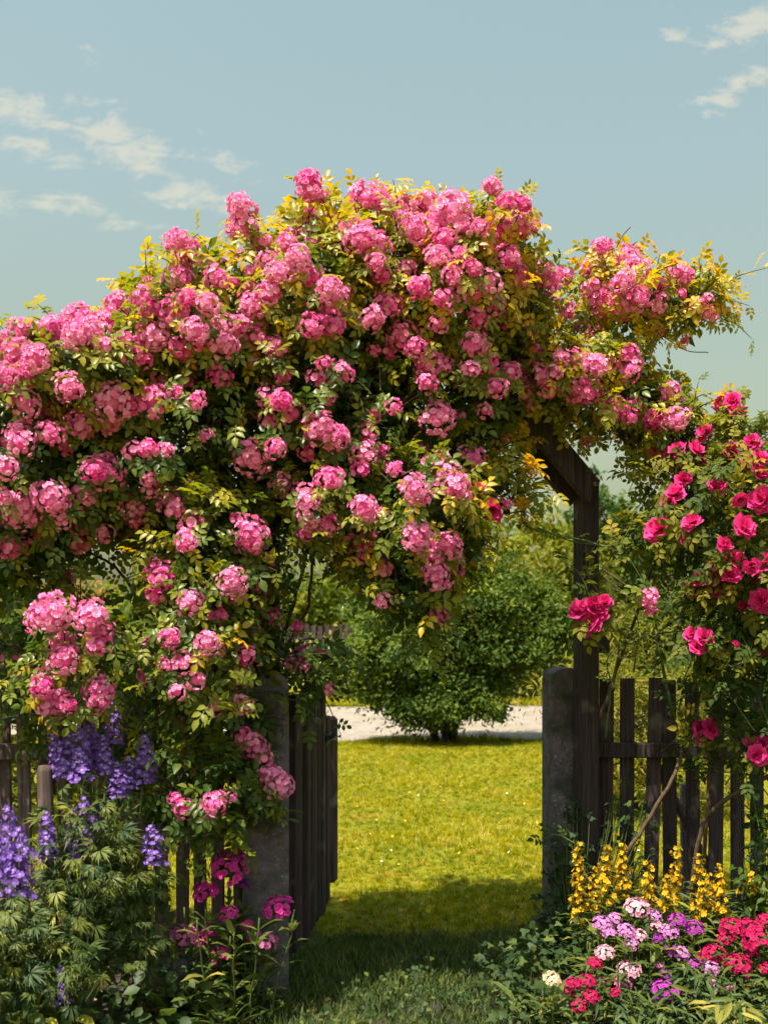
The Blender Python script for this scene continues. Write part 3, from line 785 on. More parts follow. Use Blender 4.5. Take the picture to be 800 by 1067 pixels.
def dens(r): return 'L' if r >= 13.5 else ('M' if r >= 9.5 else 'S')
rows = sorted(CLUST, key=lambda c: -c[2])
stuffc = MB(); made = 0
collar_p, collar_d, collar_n, collar_s, collar_t = [], [], [], [], []
occupied = []
for (px, py, rr) in rows:
    D, ei = rose_mass.hit(px, py)
    D = D + RNG.uniform(-.15, -.03)
    if 30 < px < 120 and py > 620: D = 3.66 + RNG.uniform(-.04, .04)
    p = P(px, py, D); s = rr / F * D * 1.0
    nn, _ = rose_mass.normal(p[None]); nn = nn[0]
    ax = nrm(nn * .55 + np.array([0, -.45, .5]) + RNG.normal(0, .18, 3))
    M = spin(ax[None], RNG)[0]
    sc3 = np.array([1, 1, 1]) * s * RNG.uniform(.95, 1.06, 3)
    if made < 100:
        o = link('flower_cluster', cluster_mesh(dens(rr), int(RNG.integers(0, 4))), rose)
        o.matrix_local = Matrix.Translation(p - base) @ Matrix(M.tolist()).to_4x4() @ Matrix.Diagonal((*sc3, 1))
        made += 1
    else:
        add_cluster(stuffc, CL[dens(rr)][int(RNG.integers(0, 4))], M, p, s, shift=RNG.uniform(-.5, .55))
    m_ = 5 if rr > 9 else 3
    a = RNG.uniform(0, 2 * PI, m_); rad = M[:, 0][None] * np.cos(a)[:, None] + M[:, 1][None] * np.sin(a)[:, None]
    collar_p.append(p - ax * s * .35 + rad * s * .45); collar_d.append(nrm(rad - ax * .15 + [0, 0, -.1])); collar_n.append(nrm(ax + RNG.normal(0, .25, (m_, 3)))); collar_s.append(RNG.uniform(.026, .036, m_))
    collar_t.append(np.clip(rose_mass.gold[ei] + RNG.normal(.06, .13, m_) + (.10 if p[2] > 2.4 else 0), 0, 1))  # high collar leaves get extra sunlit yellow in their tint
    twg.tube([p - ax * s * .3, p - ax * s * 1.2 - nn * .03, p - nn * .22 - [0, 0, .05]], [.002, .0025, .003], 4, .6, cap=False)
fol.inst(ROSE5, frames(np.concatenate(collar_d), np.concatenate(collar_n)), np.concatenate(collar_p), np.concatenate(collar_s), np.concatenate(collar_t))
# blooms seen less (small ones deep between the leaves, and on the back of the plant)
sp, ei, nn = rose_mass.sample(420, .92, 1.06, .9)
nb = 0
for i in range(len(sp)):
    back = nn[i][1] > .15
    if back and RNG.uniform() < .55: continue
    if sp[i][2] < 1.2: continue
    s = RNG.uniform(.020, .040) if not back else RNG.uniform(.035, .06)
    add_cluster(stuffc, CL['S' if not back else 'M'][int(RNG.integers(0, 4))], spin(nrm(nn[i] + [0, -.1 if not back else .2, .4])[None], RNG)[0], sp[i], s, shift=RNG.uniform(-.5, .6))
o = stuffc.build('small_flower_clusters', [M_PINK, M_ROSELEAF], rose, base); o['kind'] = 'stuff'
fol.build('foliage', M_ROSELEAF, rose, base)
twg.build('twigs', M_TWIG, rose, base)
for pts, r0, r1 in (
        ((base, P(266, 800, 4.2), P(262, 640, 4.3), P(240, 520, 4.4), P(190, 430, 4.45)), .020, .010),
        ((base + [.05, .05, 0], P(280, 760, 4.22), P(275, 640, 4.3), P(300, 500, 4.4), P(360, 380, 4.6), P(480, 310, 4.75), P(600, 340, 4.85)), .022, .009),
        ((base + [-.06, .02, 0], P(255, 780, 4.15), P(230, 640, 4.15), P(180, 560, 4.3), P(90, 480, 4.35), P(0, 450, 4.35)), .018, .008),
        ((P(285, 700, 4.35), P(303, 640, 4.36), P(322, 565, 4.36), P(345, 480, 4.4)), .009, .006), ((P(283, 690, 4.3), P(318, 640, 4.3), P(325, 590, 4.33), P(320, 520, 4.4)), .007, .005),
        ((P(170, 745, 4.3), P(163, 690, 4.2), P(150, 640, 4.2), P(160, 560, 4.3), P(190, 480, 4.4)), .012, .007), ((P(150, 640, 4.2), P(120, 590, 4.25), P(60, 560, 4.3)), .007, .004),
        ((P(295, 690, 4.3), P(320, 670, 4.28), P(345, 680, 4.25), P(352, 700, 4.22)), .004, .002)):
    q = path(pts, 6); m = MB(); m.tube(q + RNG.normal(0, .004, q.shape), np.linspace(r0, r1, len(q)), 7)
    m.build('cane', M_TWIG, rose, base)

# ================================================================== crimson climbing rose on the right
REDS = """759 430 13,763 418 8,706 470 8,735 452 8,712 500 8,764 471 9,783 462 8,785 486 13,721 477 13,746 509 9,704 516 9,697 522 8,794 522 11,716 557 9,687 552 11,774 550 11,759 591 14,744 595 10,729 612 13,747 610 13,753 569 8,
790 593 13,796 625 11,777 631 6,611 640 15,625 634 12,727 667 12,792 676 11,766 672 4,733 763 12,788 780 12,797 771 8,513 531 10,500 512 7,770 520 8,722 545 8"""
REDS = [tuple(map(float, c.split())) for c in REDS.replace('\n', '').split(',')]
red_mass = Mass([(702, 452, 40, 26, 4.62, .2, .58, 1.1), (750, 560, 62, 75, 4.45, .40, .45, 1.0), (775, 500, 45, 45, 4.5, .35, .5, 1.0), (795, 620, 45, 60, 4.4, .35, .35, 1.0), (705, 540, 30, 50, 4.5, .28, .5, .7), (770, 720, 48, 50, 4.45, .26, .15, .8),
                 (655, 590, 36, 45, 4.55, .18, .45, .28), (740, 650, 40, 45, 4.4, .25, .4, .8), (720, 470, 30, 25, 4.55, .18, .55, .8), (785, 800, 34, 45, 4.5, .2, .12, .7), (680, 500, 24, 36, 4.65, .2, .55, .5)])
rb = P(700, 1000, 4.6); rb[2] = 0
red = thing('climbing_rose', tuple(rb), 'crimson climbing rose with large double blooms sprawling over the right fence', 'rose')
fol, twg = MB(), MB()
shoots(red_mass, 250, fol, twg, ROSE5, .043, inner=260, length=(.08, .22))
for pts, gd, ls in ((((560, 550), (600, 565), (650, 568), (695, 562)), .5, .036), (((620, 640), (605, 600), (580, 580)), .4, .04), (((660, 700), (665, 650), (650, 610)), .3, .04), (((735, 480), (745, 455), (757, 435)), .6, .036),
                    (((700, 740), (690, 690), (680, 650)), .3, .045), (((625, 620), (610, 590), (625, 560)), .45, .034), (((640, 720), (632, 690), (645, 670)), .3, .03), (((600, 880), (580, 870), (565, 875)), .2, .034)):
    spray(fol, twg, [P(a, b, 4.5) for a, b in pts], gd, ls, ROSE5, .05)
BLM = []
for tp in ROSE_BLOOM:
    mm = MB().one(tp, tint=.4).build('bloom', M_RED); BLM.append(mm.data); bpy.data.objects.remove(mm)
REDS2 = []
for (px, py, rr) in REDS:
    if rr >= 12:
        a0 = RNG.uniform(0, 6)
        for q in range(3): REDS2.append((px + .62 * rr * math.cos(a0 + q * 2.1), py + .62 * rr * math.sin(a0 + q * 2.1), rr * RNG.uniform(.62, .8)))
    else: REDS2.append((px, py, rr * 1.05))
for (px, py, rr) in REDS2:
    D = red_mass.hit(px, py)[0] + RNG.uniform(-.08, .0)
    if px < 640: D = 4.45
    if px < 520: D = 4.12
    p = P(px, py, D); ax = nrm(np.array([RNG.normal(-.05, .5), -.7, .5 + RNG.normal(0, .35)])); M = spin(ax[None], RNG)[0]; s = rr / F * D * 1.36
    o = link('rose_bloom', BLM[int(RNG.integers(0, 6))], red)
    o.matrix_local = Matrix.Translation(p - rb) @ Matrix(M.tolist()).to_4x4() @ Matrix.Diagonal((s * RNG.uniform(.85, 1.1), s * RNG.uniform(.85, 1.1), s * RNG.uniform(.75, 1.25), 1))
    a = RNG.uniform(0, 2 * PI, 4); rad = M[:, 0][None] * np.cos(a)[:, None] + M[:, 1][None] * np.sin(a)[:, None]
    fol.inst(ROSE5, frames(rad - ax * .2, np.tile(ax, (4, 1)) + RNG.normal(0, .2, (4, 3))), p - ax * s * .3 + rad * s * .4, RNG.uniform(.03, .042, 4), np.clip(RNG.normal(.5, .15, 4), 0, 1))
    twg.tube([p, p - ax * .06, p - ax * .1 + [RNG.normal(0, .03), .12, -.10]], [.003, .0028, .0025], 4, .5, cap=False)
fol.build('foliage', M_REDLEAF, red, rb); twg.build('twigs', M_GREENCANE, red, rb)
for pts, r0, r1 in (((P(652, 890, 4.45), P(690, 830, 4.5), P(712, 780, 4.55), P(720, 740, 4.6), P(745, 690, 4.6), P(760, 600, 4.55)), .0085, .0065), ((rb, P(720, 920, 4.5), P(738, 850, 4.45), P(790, 815, 4.4), P(830, 790, 4.4)), .011, .0085),
                    ((rb + [.1, 0, 0], P(735, 860, 4.5), P(745, 760, 4.55), P(770, 640, 4.5), P(770, 520, 4.55)), .010, .006), ((P(625, 750, 4.7), P(645, 690, 4.7), P(670, 620, 4.65), P(690, 560, 4.6)), .009, .005),
                    ((P(712, 780, 4.55), P(695, 720, 4.5), P(683, 650, 4.5), P(672, 600, 4.5)), .006, .003), ((P(760, 600, 4.55), P(700, 566, 4.5), P(640, 570, 4.48), P(560, 552, 4.45), P(540, 540, 4.4)), .006, .003),
                    ((P(630, 770, 4.6), P(640, 700, 4.6), P(648, 655, 4.6)), .005, .003)):
    q = path(pts, 6); m = MB(); m.tube(q + RNG.normal(0, .003, q.shape), np.linspace(r0, r1, len(q)), 7)
    m.build('cane', M_TWIG if r0 > .008 else M_GREENCANE, red, rb)

# ================================================================== trees and shrubs behind
def crown(mb, lobes, n, leafT, size, tmean, tsd=.14, clump=.12, nclump=120, upb=.6):
    """leaves gathered in clumps through the lobes' volume"""
    c = np.array([l[:3] for l in lobes]); r = np.array([l[3:6] for l in lobes])
    w = r.prod(1) ** .67
    i = RNG.choice(len(lobes), nclump, p=w / w.sum()); d = rnd_dir(nclump); d[:, 2] = np.abs(d[:, 2]) * .35 + d[:, 2] * .65
    cc = c[i] + d * r[i] * RNG.uniform(.45, 1.05, (nclump, 1)) ; on = nrm(d / r[i])
    ct = RNG.normal(tmean, tsd, nclump); cr_ = clump * RNG.uniform(.6, 1.4, nclump)
    j = RNG.integers(0, nclump, n)
    off = RNG.normal(0, .5, (n, 3)) * cr_[j][:, None] * [1, 1, .75]
    p = cc[j] + off
    dirs = nrm(on[j] * .5 + RNG.normal(0, .7, (n, 3)) + [0, 0, -.1]); nn = nrm(on[j] * .6 + [0, 0, upb] + RNG.normal(0, .45, (n, 3)))
    mb.inst(leafT, frames(dirs, nn), p, size * RNG.uniform(.6, 1.25, n), np.clip(ct[j] + RNG.normal(0, .12, n), 0, 1))
    return cc


M_BUSH = leaf_mat('shrub_leaf', [(0, (.014, .042, .012)), (.4, (.055, .10, .018)), (.75, (.13, .17, .022)), (1, (.25, .25, .03))], .38, .5, .15)
M_PALE = leaf_mat('pale_shrub_leaf', [(0, (.05, .07, .012)), (.5, (.14, .15, .02)), (1, (.27, .23, .03))], .4, .6, .2)
M_GOLD = leaf_mat('bronze_leaf', [(0, (.07, .05, .02)), (.5, (.19, .13, .03)), (1, (.33, .2, .05))], .4, .6, .2)
M_BARK = rough_mat('bark', (.025, .018, .015), (.07, .05, .04), (14, 14, 4), 4, bump=.8)


def plant_tree(name, x, y, h, rad, trunk, label, cat, mat, leafT=LEAF, n=5000, size=.09, lobes=None, tmean=.5, clump=.2, nclump=140, group=None, stems=1, seed=0):
    t = thing(name, (x, y, 0), label, cat, group)
    mb = MB(); zc = trunk + (h - trunk) * .5
    L = [(0, 0, zc, rad * .8, rad * .8, (h - trunk) * .5)]
    r = np.random.default_rng(seed + 50)
    for k_ in range(6):
        a = k_ * 1.05 + r.uniform(0, .5)
        L.append((math.cos(a) * rad * .5, math.sin(a) * rad * .5, trunk + (h - trunk) * r.uniform(.3, .72), rad * .55, rad * .55, (h - trunk) * .3))
        if trunk < .15: L.append((math.cos(a + .5) * rad * .6, math.sin(a + .5) * rad * .6, h * .17, rad * .45, rad * .45, h * .17))
    L = lobes or L
    cc = crown(mb, L, n, leafT, size, tmean, clump=clump, nclump=nclump)
    mb.build('crown', mat, t)
    tm = MB()
    for s_ in range(stems):
        a = s_ * 2.4; b0 = np.array([math.cos(a), math.sin(a), 0]) * (.07 * rad if stems > 1 else 0) + [0, 0, -.05]
        top = np.array([math.cos(a) * rad * .35 * (stems > 1), math.sin(a) * rad * .35 * (stems > 1), zc])
        tm.tube(bez(b0, b0 + [0, 0, trunk], top - [0, 0, zc * .3], top, 8, .01 * rad), np.linspace(.028 * h / (1 + .5 * (stems > 1)), .008 * h, 8), 7)
    for q in cc[::6]:
        s0 = np.array([0, 0, max(trunk * .8, .1) + (zc - trunk) * RNG.uniform(.1, .9)])
        tm.tube(bez(s0, s0 + (q - s0) * .3 + [0, 0, .1 * h * .2], q - [0, 0, .05 * h], q, 6), np.linspace(.009 * h, .002 * h, 6), 4, cap=False)
    tm.build('trunk', M_BARK, t)
    return t


bx = P(462, 640, 12.4)[0]
plant_tree('round_shrub', bx, 12.4, 2.3, 1.15, .1, 'rounded green shrub standing between the lawn and the gravel road', 'shrub', M_BUSH, LEAF, 64000, .060,
           [(-.35, 0, .98, .85, .75, .72), (.55, .1, 1.1, .92, .75, .74), (.1, 0, 1.55, .75, .65, .65), (.65, 0, 1.62, .55, .6, .52), (-.72, 0, .95, .42, .45, .52), (1.05, .1, 1.35, .4, .5, .5), (-.05, -.2, .5, .55, .45, .40), (-.45, -.1, .55, .45, .4, .36), (.4, 0, .68, .42, .4, .36), (.1, -.3, .4, .6, .35, .34), (-.6, .1, .62, .5, .4, .4), (.95, .1, 1.05, .5, .5, .42), (-.30, -.1, .33, .40, .35, .28)],
           .54, .17, 760, stems=6)
def bgt(px, D, ytop, rpx, label, mat, n=6500, size=.15, tm=.5, trunk=.1, name='leafy_tree', cat='tree', leafT=LEAF, clump=.3, ncl=120, stems=3, seed=0):
    h = CAMH - (ytop - HY) / F * D
    return plant_tree(name, P(px, 640, D)[0], D, h, rpx / F * D, trunk, label, cat, mat, leafT, n, size, None, tm, clump, ncl, None, stems, seed)
bgt(566, 19.0, 556, 92, 'yellow green bushy shrub across the road, seen through the arch behind the round shrub', M_PALE, 17000, .13, .5, .02, 'bushy_shrub', 'shrub', seed=1)
bgt(335, 30, 598, 60, 'green leafy tree far behind the arch, above the distant dark fence', M_BUSH, 4500, .2, .72, .6, seed=2)
bgt(430, 33, 585, 80, 'mid green tree behind the round shrub, far across the road', M_BUSH, 4500, .22, .65, .6, seed=3)
bgt(560, 38, 520, 70, 'tall distant tree beside the arbor leg, rising above the yellow green shrub', M_BUSH, 4500, .26, .75, 1, seed=4)
bgt(660, 34, 492, 75, 'dark green distant tree seen between the arbor leg and the crimson rose', M_BUSH, 5500, .24, .42, 1, seed=5)
bgt(775, 30, 432, 60, 'bronze tinged loose tree far behind the crimson rose at the right', M_GOLD, 3500, .2, .5, 1.2, seed=6)
bgt(672, 8.2, 645, 105, 'feathery pale green shrub just behind the right picket fence', M_PALE, 12000, .07, .68, .03, 'feathery_shrub', 'shrub', LANCE, .15, 220, seed=7)
bgt(780, 11, 640, 90, 'dark leafy shrub on the lawn behind the crimson rose', M_BUSH, 4500, .09, .45, .05, 'leafy_shrub', 'shrub', seed=8)
bgt(60, 9.0, 590, 90, 'bronze and green shrub behind the left fence, under the pink roses', M_GOLD, 6000, .07, .55, .1, 'bronze_shrub', 'shrub', clump=.2, seed=9)
bgt(165, 7.2, 600, 70, 'deep green shrub behind the left fence and the hanging rose', M_BUSH, 6500, .07, .45, .1, 'deep_green_shrub', 'shrub', clump=.18, seed=10)
bgt(-30, 7.5, 600, 70, 'green shrub at the left edge behind the picket fence', M_BUSH, 5000, .07, .65, .1, 'green_shrub', 'shrub', clump=.18, seed=11)
bgt(225, 26, 560, 90, 'tall tree behind the left fence, glimpsed through the rose foliage', M_BUSH, 4000, .2, .7, .8, seed=12)
bgt(350, 19, 672, 32, 'low yellow green bush on the far verge below the distant fence', M_PALE, 2500, .1, .7, .02, 'low_bush', 'shrub', seed=13)
bgt(690, 20, 600, 60, 'broad yellow green shrub across the road, behind the right fence', M_PALE, 5000, .12, .3, .1, 'broad_shrub', 'shrub', seed=14)
# far dark fence
t = thing('picket_fence', (P(300, 640, 24)[0], 24, 0), 'dark distant paling fence across the road, seen through the arch', 'fence')
x0, x1 = P(285, 640, 24)[0] - P(300, 640, 24)[0], P(420, 640, 24)[0] - P(300, 640, 24)[0]
k_ = 0; x = x0
while x < x1:
    MB().one(box(x - .05, x + .05, 0, .03, .05, 1.22 + RNG.normal(0, .02), .004), tint=RNG.uniform(.2, .9)).build('picket', M_WOOD, t, smooth=False); x += .145
for z in (.4, .95): MB().one(box(x0, x1, .034, .09, z - .05, z + .05, .004)).build('rail', M_WOOD, t, smooth=False)
t = thing('board_fence', (P(640, 640, 27)[0], 27, 0), 'brown board fence far behind the right picket fence', 'fence')
x = 0
while x < 3.6:
    MB().one(box(x, x + .17, 0, .03, .05, 1.0 + RNG.normal(0, .015), .004), tint=RNG.uniform(.3, .9)).build('board', M_WOODL, t, smooth=False); x += .178
# far woods
mb = MB(); n = 9000
L = [(RNG.uniform(-45, 45), RNG.uniform(60, 75), RNG.uniform(.5, 2.0), RNG.uniform(2, 4), 2.5, RNG.uniform(1.5, 2.8)) for _ in range(46)]
crown(mb, L, 16000, LEAF, .6, .6, .18, .9, 600)
tag(mb.build('far_woods', M_BUSH), 'hazy line of far woods along the horizon', 'woods', kind='stuff')

# ================================================================== delphiniums
M_DELPH = petal_mat('delphinium_petal', (.38, .26, .64), (.25, .13, .50), (.15, .06, .35), .25, (.76, .70, .78), (.2, .34))
M_DLEAF = leaf_mat('delphinium_leaf', [(0, (.025, .055, .018)), (.5, (.07, .105, .025)), (.9, (.16, .17, .03)), (1, (.35, .34, .05))], .35, .5, .3)
def spike_mesh(seed, n=46, fr=.10, slim=.14):
    n = 58; fr = .072; slim = .15
    r = np.random.default_rng(seed); mb = MB(); i = np.arange(n) / n
    a = i * n * 2.4; rad = slim * (1 - .75 * i ** 1.6)
    d = nrm(np.stack([np.cos(a), np.sin(a), np.full(n, .25)], -1) + r.normal(0, .2, (n, 3)))
    p = d * rad[:, None] * r.uniform(.55, 1.25, (n, 1)) + np.stack([0 * i, 0 * i, i + r.normal(0, .03, n)], -1)
    mb.inst(STARFL, spin(d, r), p, fr * (1 - .5 * i ** 2) * r.uniform(.7, 1.25, n), r.uniform(0, 1, n))
    tp = MB(); mb.tube([(0, 0, -.1), (0, 0, .95)], [.018, .006], 5, .3, 1)
    o = mb.build('flower_spike', [M_DELPH, M_GREENCANE]); m_ = o.data; bpy.data.objects.remove(o); return m_
SPK = [spike_mesh(i, 54, .085 + .01 * i, .15 + .02 * i) for i in range(3)]

def delphinium(bpx, D, spikes, mass_rows, label, nleaf):
    b = np.array([P(bpx, 640, D)[0], D, 0]); t = thing('delphinium', tuple(b), label, 'delphinium', 'blue delphiniums by the left fence')
    stem, lf = MB(), MB()
    for (px, y0, y1, wd, dD) in spikes:
        y0 -= 7; wd *= .88
        pb, pt = P(px, y1, D + dD), P(px + RNG.normal(0, 3), y0, D + dD); L = np.linalg.norm(pt - pb)
        stem.tube(bez(b + RNG.normal(0, .04, 3) * [1, 1, 0], b + [0, 0, .25], pb - [0, 0, .25], pb, 8), np.linspace(.007, .004, 8), 5, .5)
        o = link('flower_spike', SPK[int(RNG.integers(0, 3))], t)
        M = frames(np.array([[.3, 1, 0]]), (pt - pb)[None])[0]; M = np.stack([M[:, 0], np.cross(nrm(pt - pb), M[:, 0]), nrm(pt - pb)], -1)
        w = wd / F * D / .2
        o.matrix_local = Matrix.Translation(pb - b) @ Matrix(M.tolist()).to_4x4() @ Matrix.Diagonal((w, w, L, 1))
    mass = Mass(mass_rows)
    p, ei, nn = mass.sample(nleaf, .3, 1.05, 0.0); p[:, 2] = np.maximum(p[:, 2], .06)
    lf.inst(PALM, frames(nn + RNG.normal(0, .5, p.shape) + [0, -.2, -.45], nn * .4 + [0, -.3, .8] + RNG.normal(0, .3, p.shape)), p, RNG.uniform(.036, .072, len(p)), np.clip(RNG.normal(.52, .24, len(p)), 0, 1))
    for q in p[::2]: stem.tube([q, q * .6 + (b + [0, 0, max(.05, q[2] - .2)]) * .4], .0022, 3, .6, cap=False)
    stem.build('stems', M_GREENCANE, t, b); lf.build('leaves', M_DLEAF, t, b)
delphinium(85, 3.75, [(70, 768, 812, 18, .02), (85, 764, 815, 17, -.03), (98, 768, 806, 15, .05), (118, 738, 776, 13, .1), (149, 772, 815, 17, .05), (122, 800, 830, 15, 0), (88, 838, 898, 19, -.05), (77, 850, 880, 13, .0), (105, 845, 875, 12, .0), (60, 770, 808, 13, .06), (110, 772, 806, 12, .0), (92, 745, 785, 11, .08), (135, 795, 822, 11, .03)],
           [(90, 900, 62, 75, 3.75, .28, .5, 1), (100, 850, 50, 50, 3.8, .2, .5, .8), (60, 980, 60, 60, 3.65, .25, .4, .8), (130, 920, 40, 50, 3.8, .2, .4, .8)], 'tallest delphinium, with many blue violet spikes rising in front of the left fence', 560)
delphinium(15, 3.5, [(6, 845, 930, 22, 0), (20, 868, 935, 20, -.05), (-12, 850, 940, 22, .05), (48, 853, 898, 16, .1)],
           [(15, 960, 50, 55, 3.5, .22, .45, 1), (10, 1010, 60, 50, 3.45, .25, .4, 1)], 'delphinium with thick pale violet spikes at the left edge below the stake', 300)
delphinium(150, 3.75, [(161, 866, 902, 17, 0)], [(145, 930, 28, 45, 3.78, .14, .45, 1), (150, 985, 30, 30, 3.75, .14, .45, 1)], 'small delphinium with one deep blue spike close to the dark pickets', 75)
delphinium(66, 3.42, [(64, 1013, 1046, 14, 0)], [(75, 1010, 30, 35, 3.45, .14, .6, 1), (95, 1005, 16, 20, 3.4, .1, 1.0, 1)], 'little delphinium spike drooping near the bottom left corner', 50)

# ================================================================== sweet williams
def sw_mat(name, col, deep, edge): return petal_mat(name, deep, col, edge, .25, deep, (.1, .4))
M_SW = {'magenta': sw_mat('magenta_pink', (.76, .05, .38), (.34, .006, .11), (.52, .02, .25)), 'pink': sw_mat('clear_pink', (.76, .22, .48), (.6, .06, .27), (.68, .12, .38)),
        'pale': sw_mat('blush_pink', (.80, .45, .56), (.66, .16, .33), (.70, .27, .42)), 'lilac': sw_mat('lilac', (.62, .26, .55), (.45, .08, .35), (.50, .14, .45)), 'purple': sw_mat('purple', (.40, .05, .36), (.22, .01, .18), (.27, .02, .26)),
        'crimson': sw_mat('crimson', (.50, .008, .10), (.20, .0, .03), (.30, .003, .05)), 'cream': sw_mat('cream', (.82, .62, .42), (.75, .42, .22), (.8, .5, .35)), 'violet': sw_mat('violet', (.25, .03, .27), (.12, .005, .13), (.16, .01, .19))}
M_SWLEAF = leaf_mat('sweet_william_leaf', [(0, (.03, .06, .015)), (.5, (.09, .125, .025)), (.9, (.22, .21, .04)), (1, (.36, .30, .06))], .35, .5, .25)
HEADS = {}
def head_mesh(col, big, i):
    if (col, big, i) not in HEADS:
        r = np.random.default_rng(ord(col[0]) * 7 + ord(col[-1]) + i + big * 50); mb = MB(); n = 66 if big else 30
        p, d = head_points(n, .95, r, .2, .68); d = nrm(d * [1, 1, 1] + [0, 0, .2])
        mb.inst(FLATFL, spin(d, r), p, (.185 if big else .265) * r.uniform(.75, 1.2, n), r.uniform(0, 1, n))
        mb.inst(T(SPH.v * [1, 1, .5], SPH.p, None, [1] * len(SPH.p)), np.eye(3)[None], [(0, 0, .0)], .62, .4)
        mb.tube([(0, 0, -.7), (0, 0, 0)], [.07, .12], 5, .5, 1)
        o = mb.build('flower_head', [M_SW[col], M_SWLEAF]); HEADS[col, big, i] = o.data; bpy.data.objects.remove(o)
    return HEADS[col, big, i]

def sweet_william(bpx, D, heads, label, nextra=6, fill=None):
    b = np.array([P(bpx, 640, D)[0], D, 0]); t = thing('sweet_william', tuple(b), label, 'sweet william', 'sweet williams in the flower bed')
    stem, lf = MB(), MB()
    def stalk(tip):
        b0 = b * .35 + np.array([tip[0], tip[1], 0]) * .65; b0[2] = -.01
        q = bez(b0, b0 + [0, 0, tip[2] * .45], tip - [0, 0, tip[2] * .3], tip, 9, .003); stem.tube(q, np.linspace(.0035, .0026, 9), 5, .5)
        m_ = max(3, int(tip[2] / .055)); tt = RNG.uniform(.08, .93, m_)
        pos = np.stack([np.interp(tt, np.linspace(0, 1, 9), q[:, i]) for i in range(3)], -1); a = RNG.uniform(0, 2 * PI, m_)
        for sg in (0, PI):
            dr = np.stack([np.cos(a + sg), np.sin(a + sg), RNG.uniform(.2, .9, m_)], -1)
            lf.inst(LANCE, frames(dr, np.tile([0, 0, 1.], (m_, 1)) + RNG.normal(0, .2, (m_, 3))), pos, np.stack([RNG.uniform(.07, .11, m_)] * 3, -1) * [1.25, 1, 1], np.clip(RNG.normal(.5, .2, m_), 0, 1))
    for (px, py, rr, col, dD) in heads:
        p = P(px, py, D + dD); s = rr / F * D * (1.2 if col == 'magenta' else 1.08); stalk(p - [0, 0, s * .5])
        o = link('flower_head', head_mesh(col, rr > 8, int(RNG.integers(0, 2))), t)
        ax = nrm(np.array([RNG.normal(0, .15), -.35, .9])); M = spin(ax[None], RNG)[0]
        o.matrix_local = Matrix.Translation(p - b) @ Matrix(M.tolist()).to_4x4() @ Matrix.Diagonal((s, s, s, 1))
    zt = max(P(h_[0], h_[1], D)[2] for h_ in heads)
    for _ in range(nextra):
        stalk(b + np.array([RNG.normal(0, .10), RNG.normal(0, .08), zt * RNG.uniform(.25, .8)]))
    stem.build('stems', M_GREENCANE, t, b); lf.build('leaves', M_SWLEAF, t, b)
sweet_william(240, 3.95, [(239, 905, 19, 'magenta', 0), (215, 929, 13, 'magenta', .02), (238, 953, 9, 'magenta', -.05), (290, 947, 14, 'magenta', 0), (219, 972, 8, 'magenta', -.03), (193, 976, 14, 'pink', 0), (230, 994, 8, 'magenta', -.06), (264, 977, 8, 'magenta', 0), (278, 982, 11, 'pink', -.03),
                          (257, 965, 6, 'magenta', 0), (209, 982, 7, 'magenta', 0), (254, 922, 7, 'violet', .05), (224, 1004, 4, 'magenta', -.05)], 'magenta sweet william standing in front of the left concrete gate post', 22)
sweet_william(645, 3.95, [(664, 947, 13, 'pale', .05), (628, 964, 11, 'lilac', .05), (640, 958, 8, 'lilac', .08), (634, 972, 8, 'lilac', .03), (653, 971, 10, 'lilac', 0), (667, 975, 7, 'pale', 0), (658, 985, 8, 'lilac', -.03), (630, 994, 10, 'pale', -.03), (655, 1012, 12, 'pale', -.08), (648, 1024, 10, 'pink', -.1), (626, 1026, 8, 'pink', -.1), (681, 956, 9, 'lilac', .06), (682, 964, 7, 'pale', .04)],
              'sweet william with blush and lilac heads in front of the yellow spikes', 18)
sweet_william(702, 3.92, [(706, 960, 10, 'purple', .05), (723, 968, 10, 'purple', .05), (697, 972, 10, 'lilac', .03), (686, 979, 6, 'violet', 0), (698, 991, 7, 'purple', 0), (709, 994, 9, 'lilac', 0), (694, 1018, 8, 'violet', -.06), (692, 1035, 15, 'purple', -.12), (686, 1006, 4, 'pink', -.04), (725, 1007, 8, 'purple', -.03), (739, 1009, 10, 'lilac', -.04), (744, 1026, 7, 'pink', -.08), (761, 1030, 4, 'pink', -.08)],
              'sweet william with purple heads between the blush and the crimson plants', 16)
sweet_william(775, 3.95, [(764, 969, 14, 'crimson', .05), (778, 967, 11, 'crimson', .05), (790, 980, 16, 'crimson', 0), (797, 960, 9, 'crimson', .08), (742, 996, 13, 'crimson', -.03), (769, 1007, 14, 'crimson', -.05), (797, 1010, 7, 'crimson', -.05), (775, 1029, 5, 'crimson', -.08), (755, 979, 8, 'crimson', .02), (783, 992, 8, 'crimson', 0)], 'sweet william with large crimson heads at the right edge', 12)
sweet_william(612, 3.72, [(597, 1026, 8, 'crimson', 0), (612, 1023, 9, 'crimson', .02), (616, 1040, 9, 'crimson', -.03), (603, 1049, 8, 'crimson', -.05), (641, 1035, 6, 'crimson', 0), (620, 1005, 8, 'crimson', .08), (593, 1034, 6, 'crimson', 0)], 'low sweet william with small dark crimson heads below the blush one', 10)
sweet_william(582, 3.66, [(575, 1021, 9, 'cream', 0)], 'single cream and apricot sweet william head leaning left over the ivy', 1)

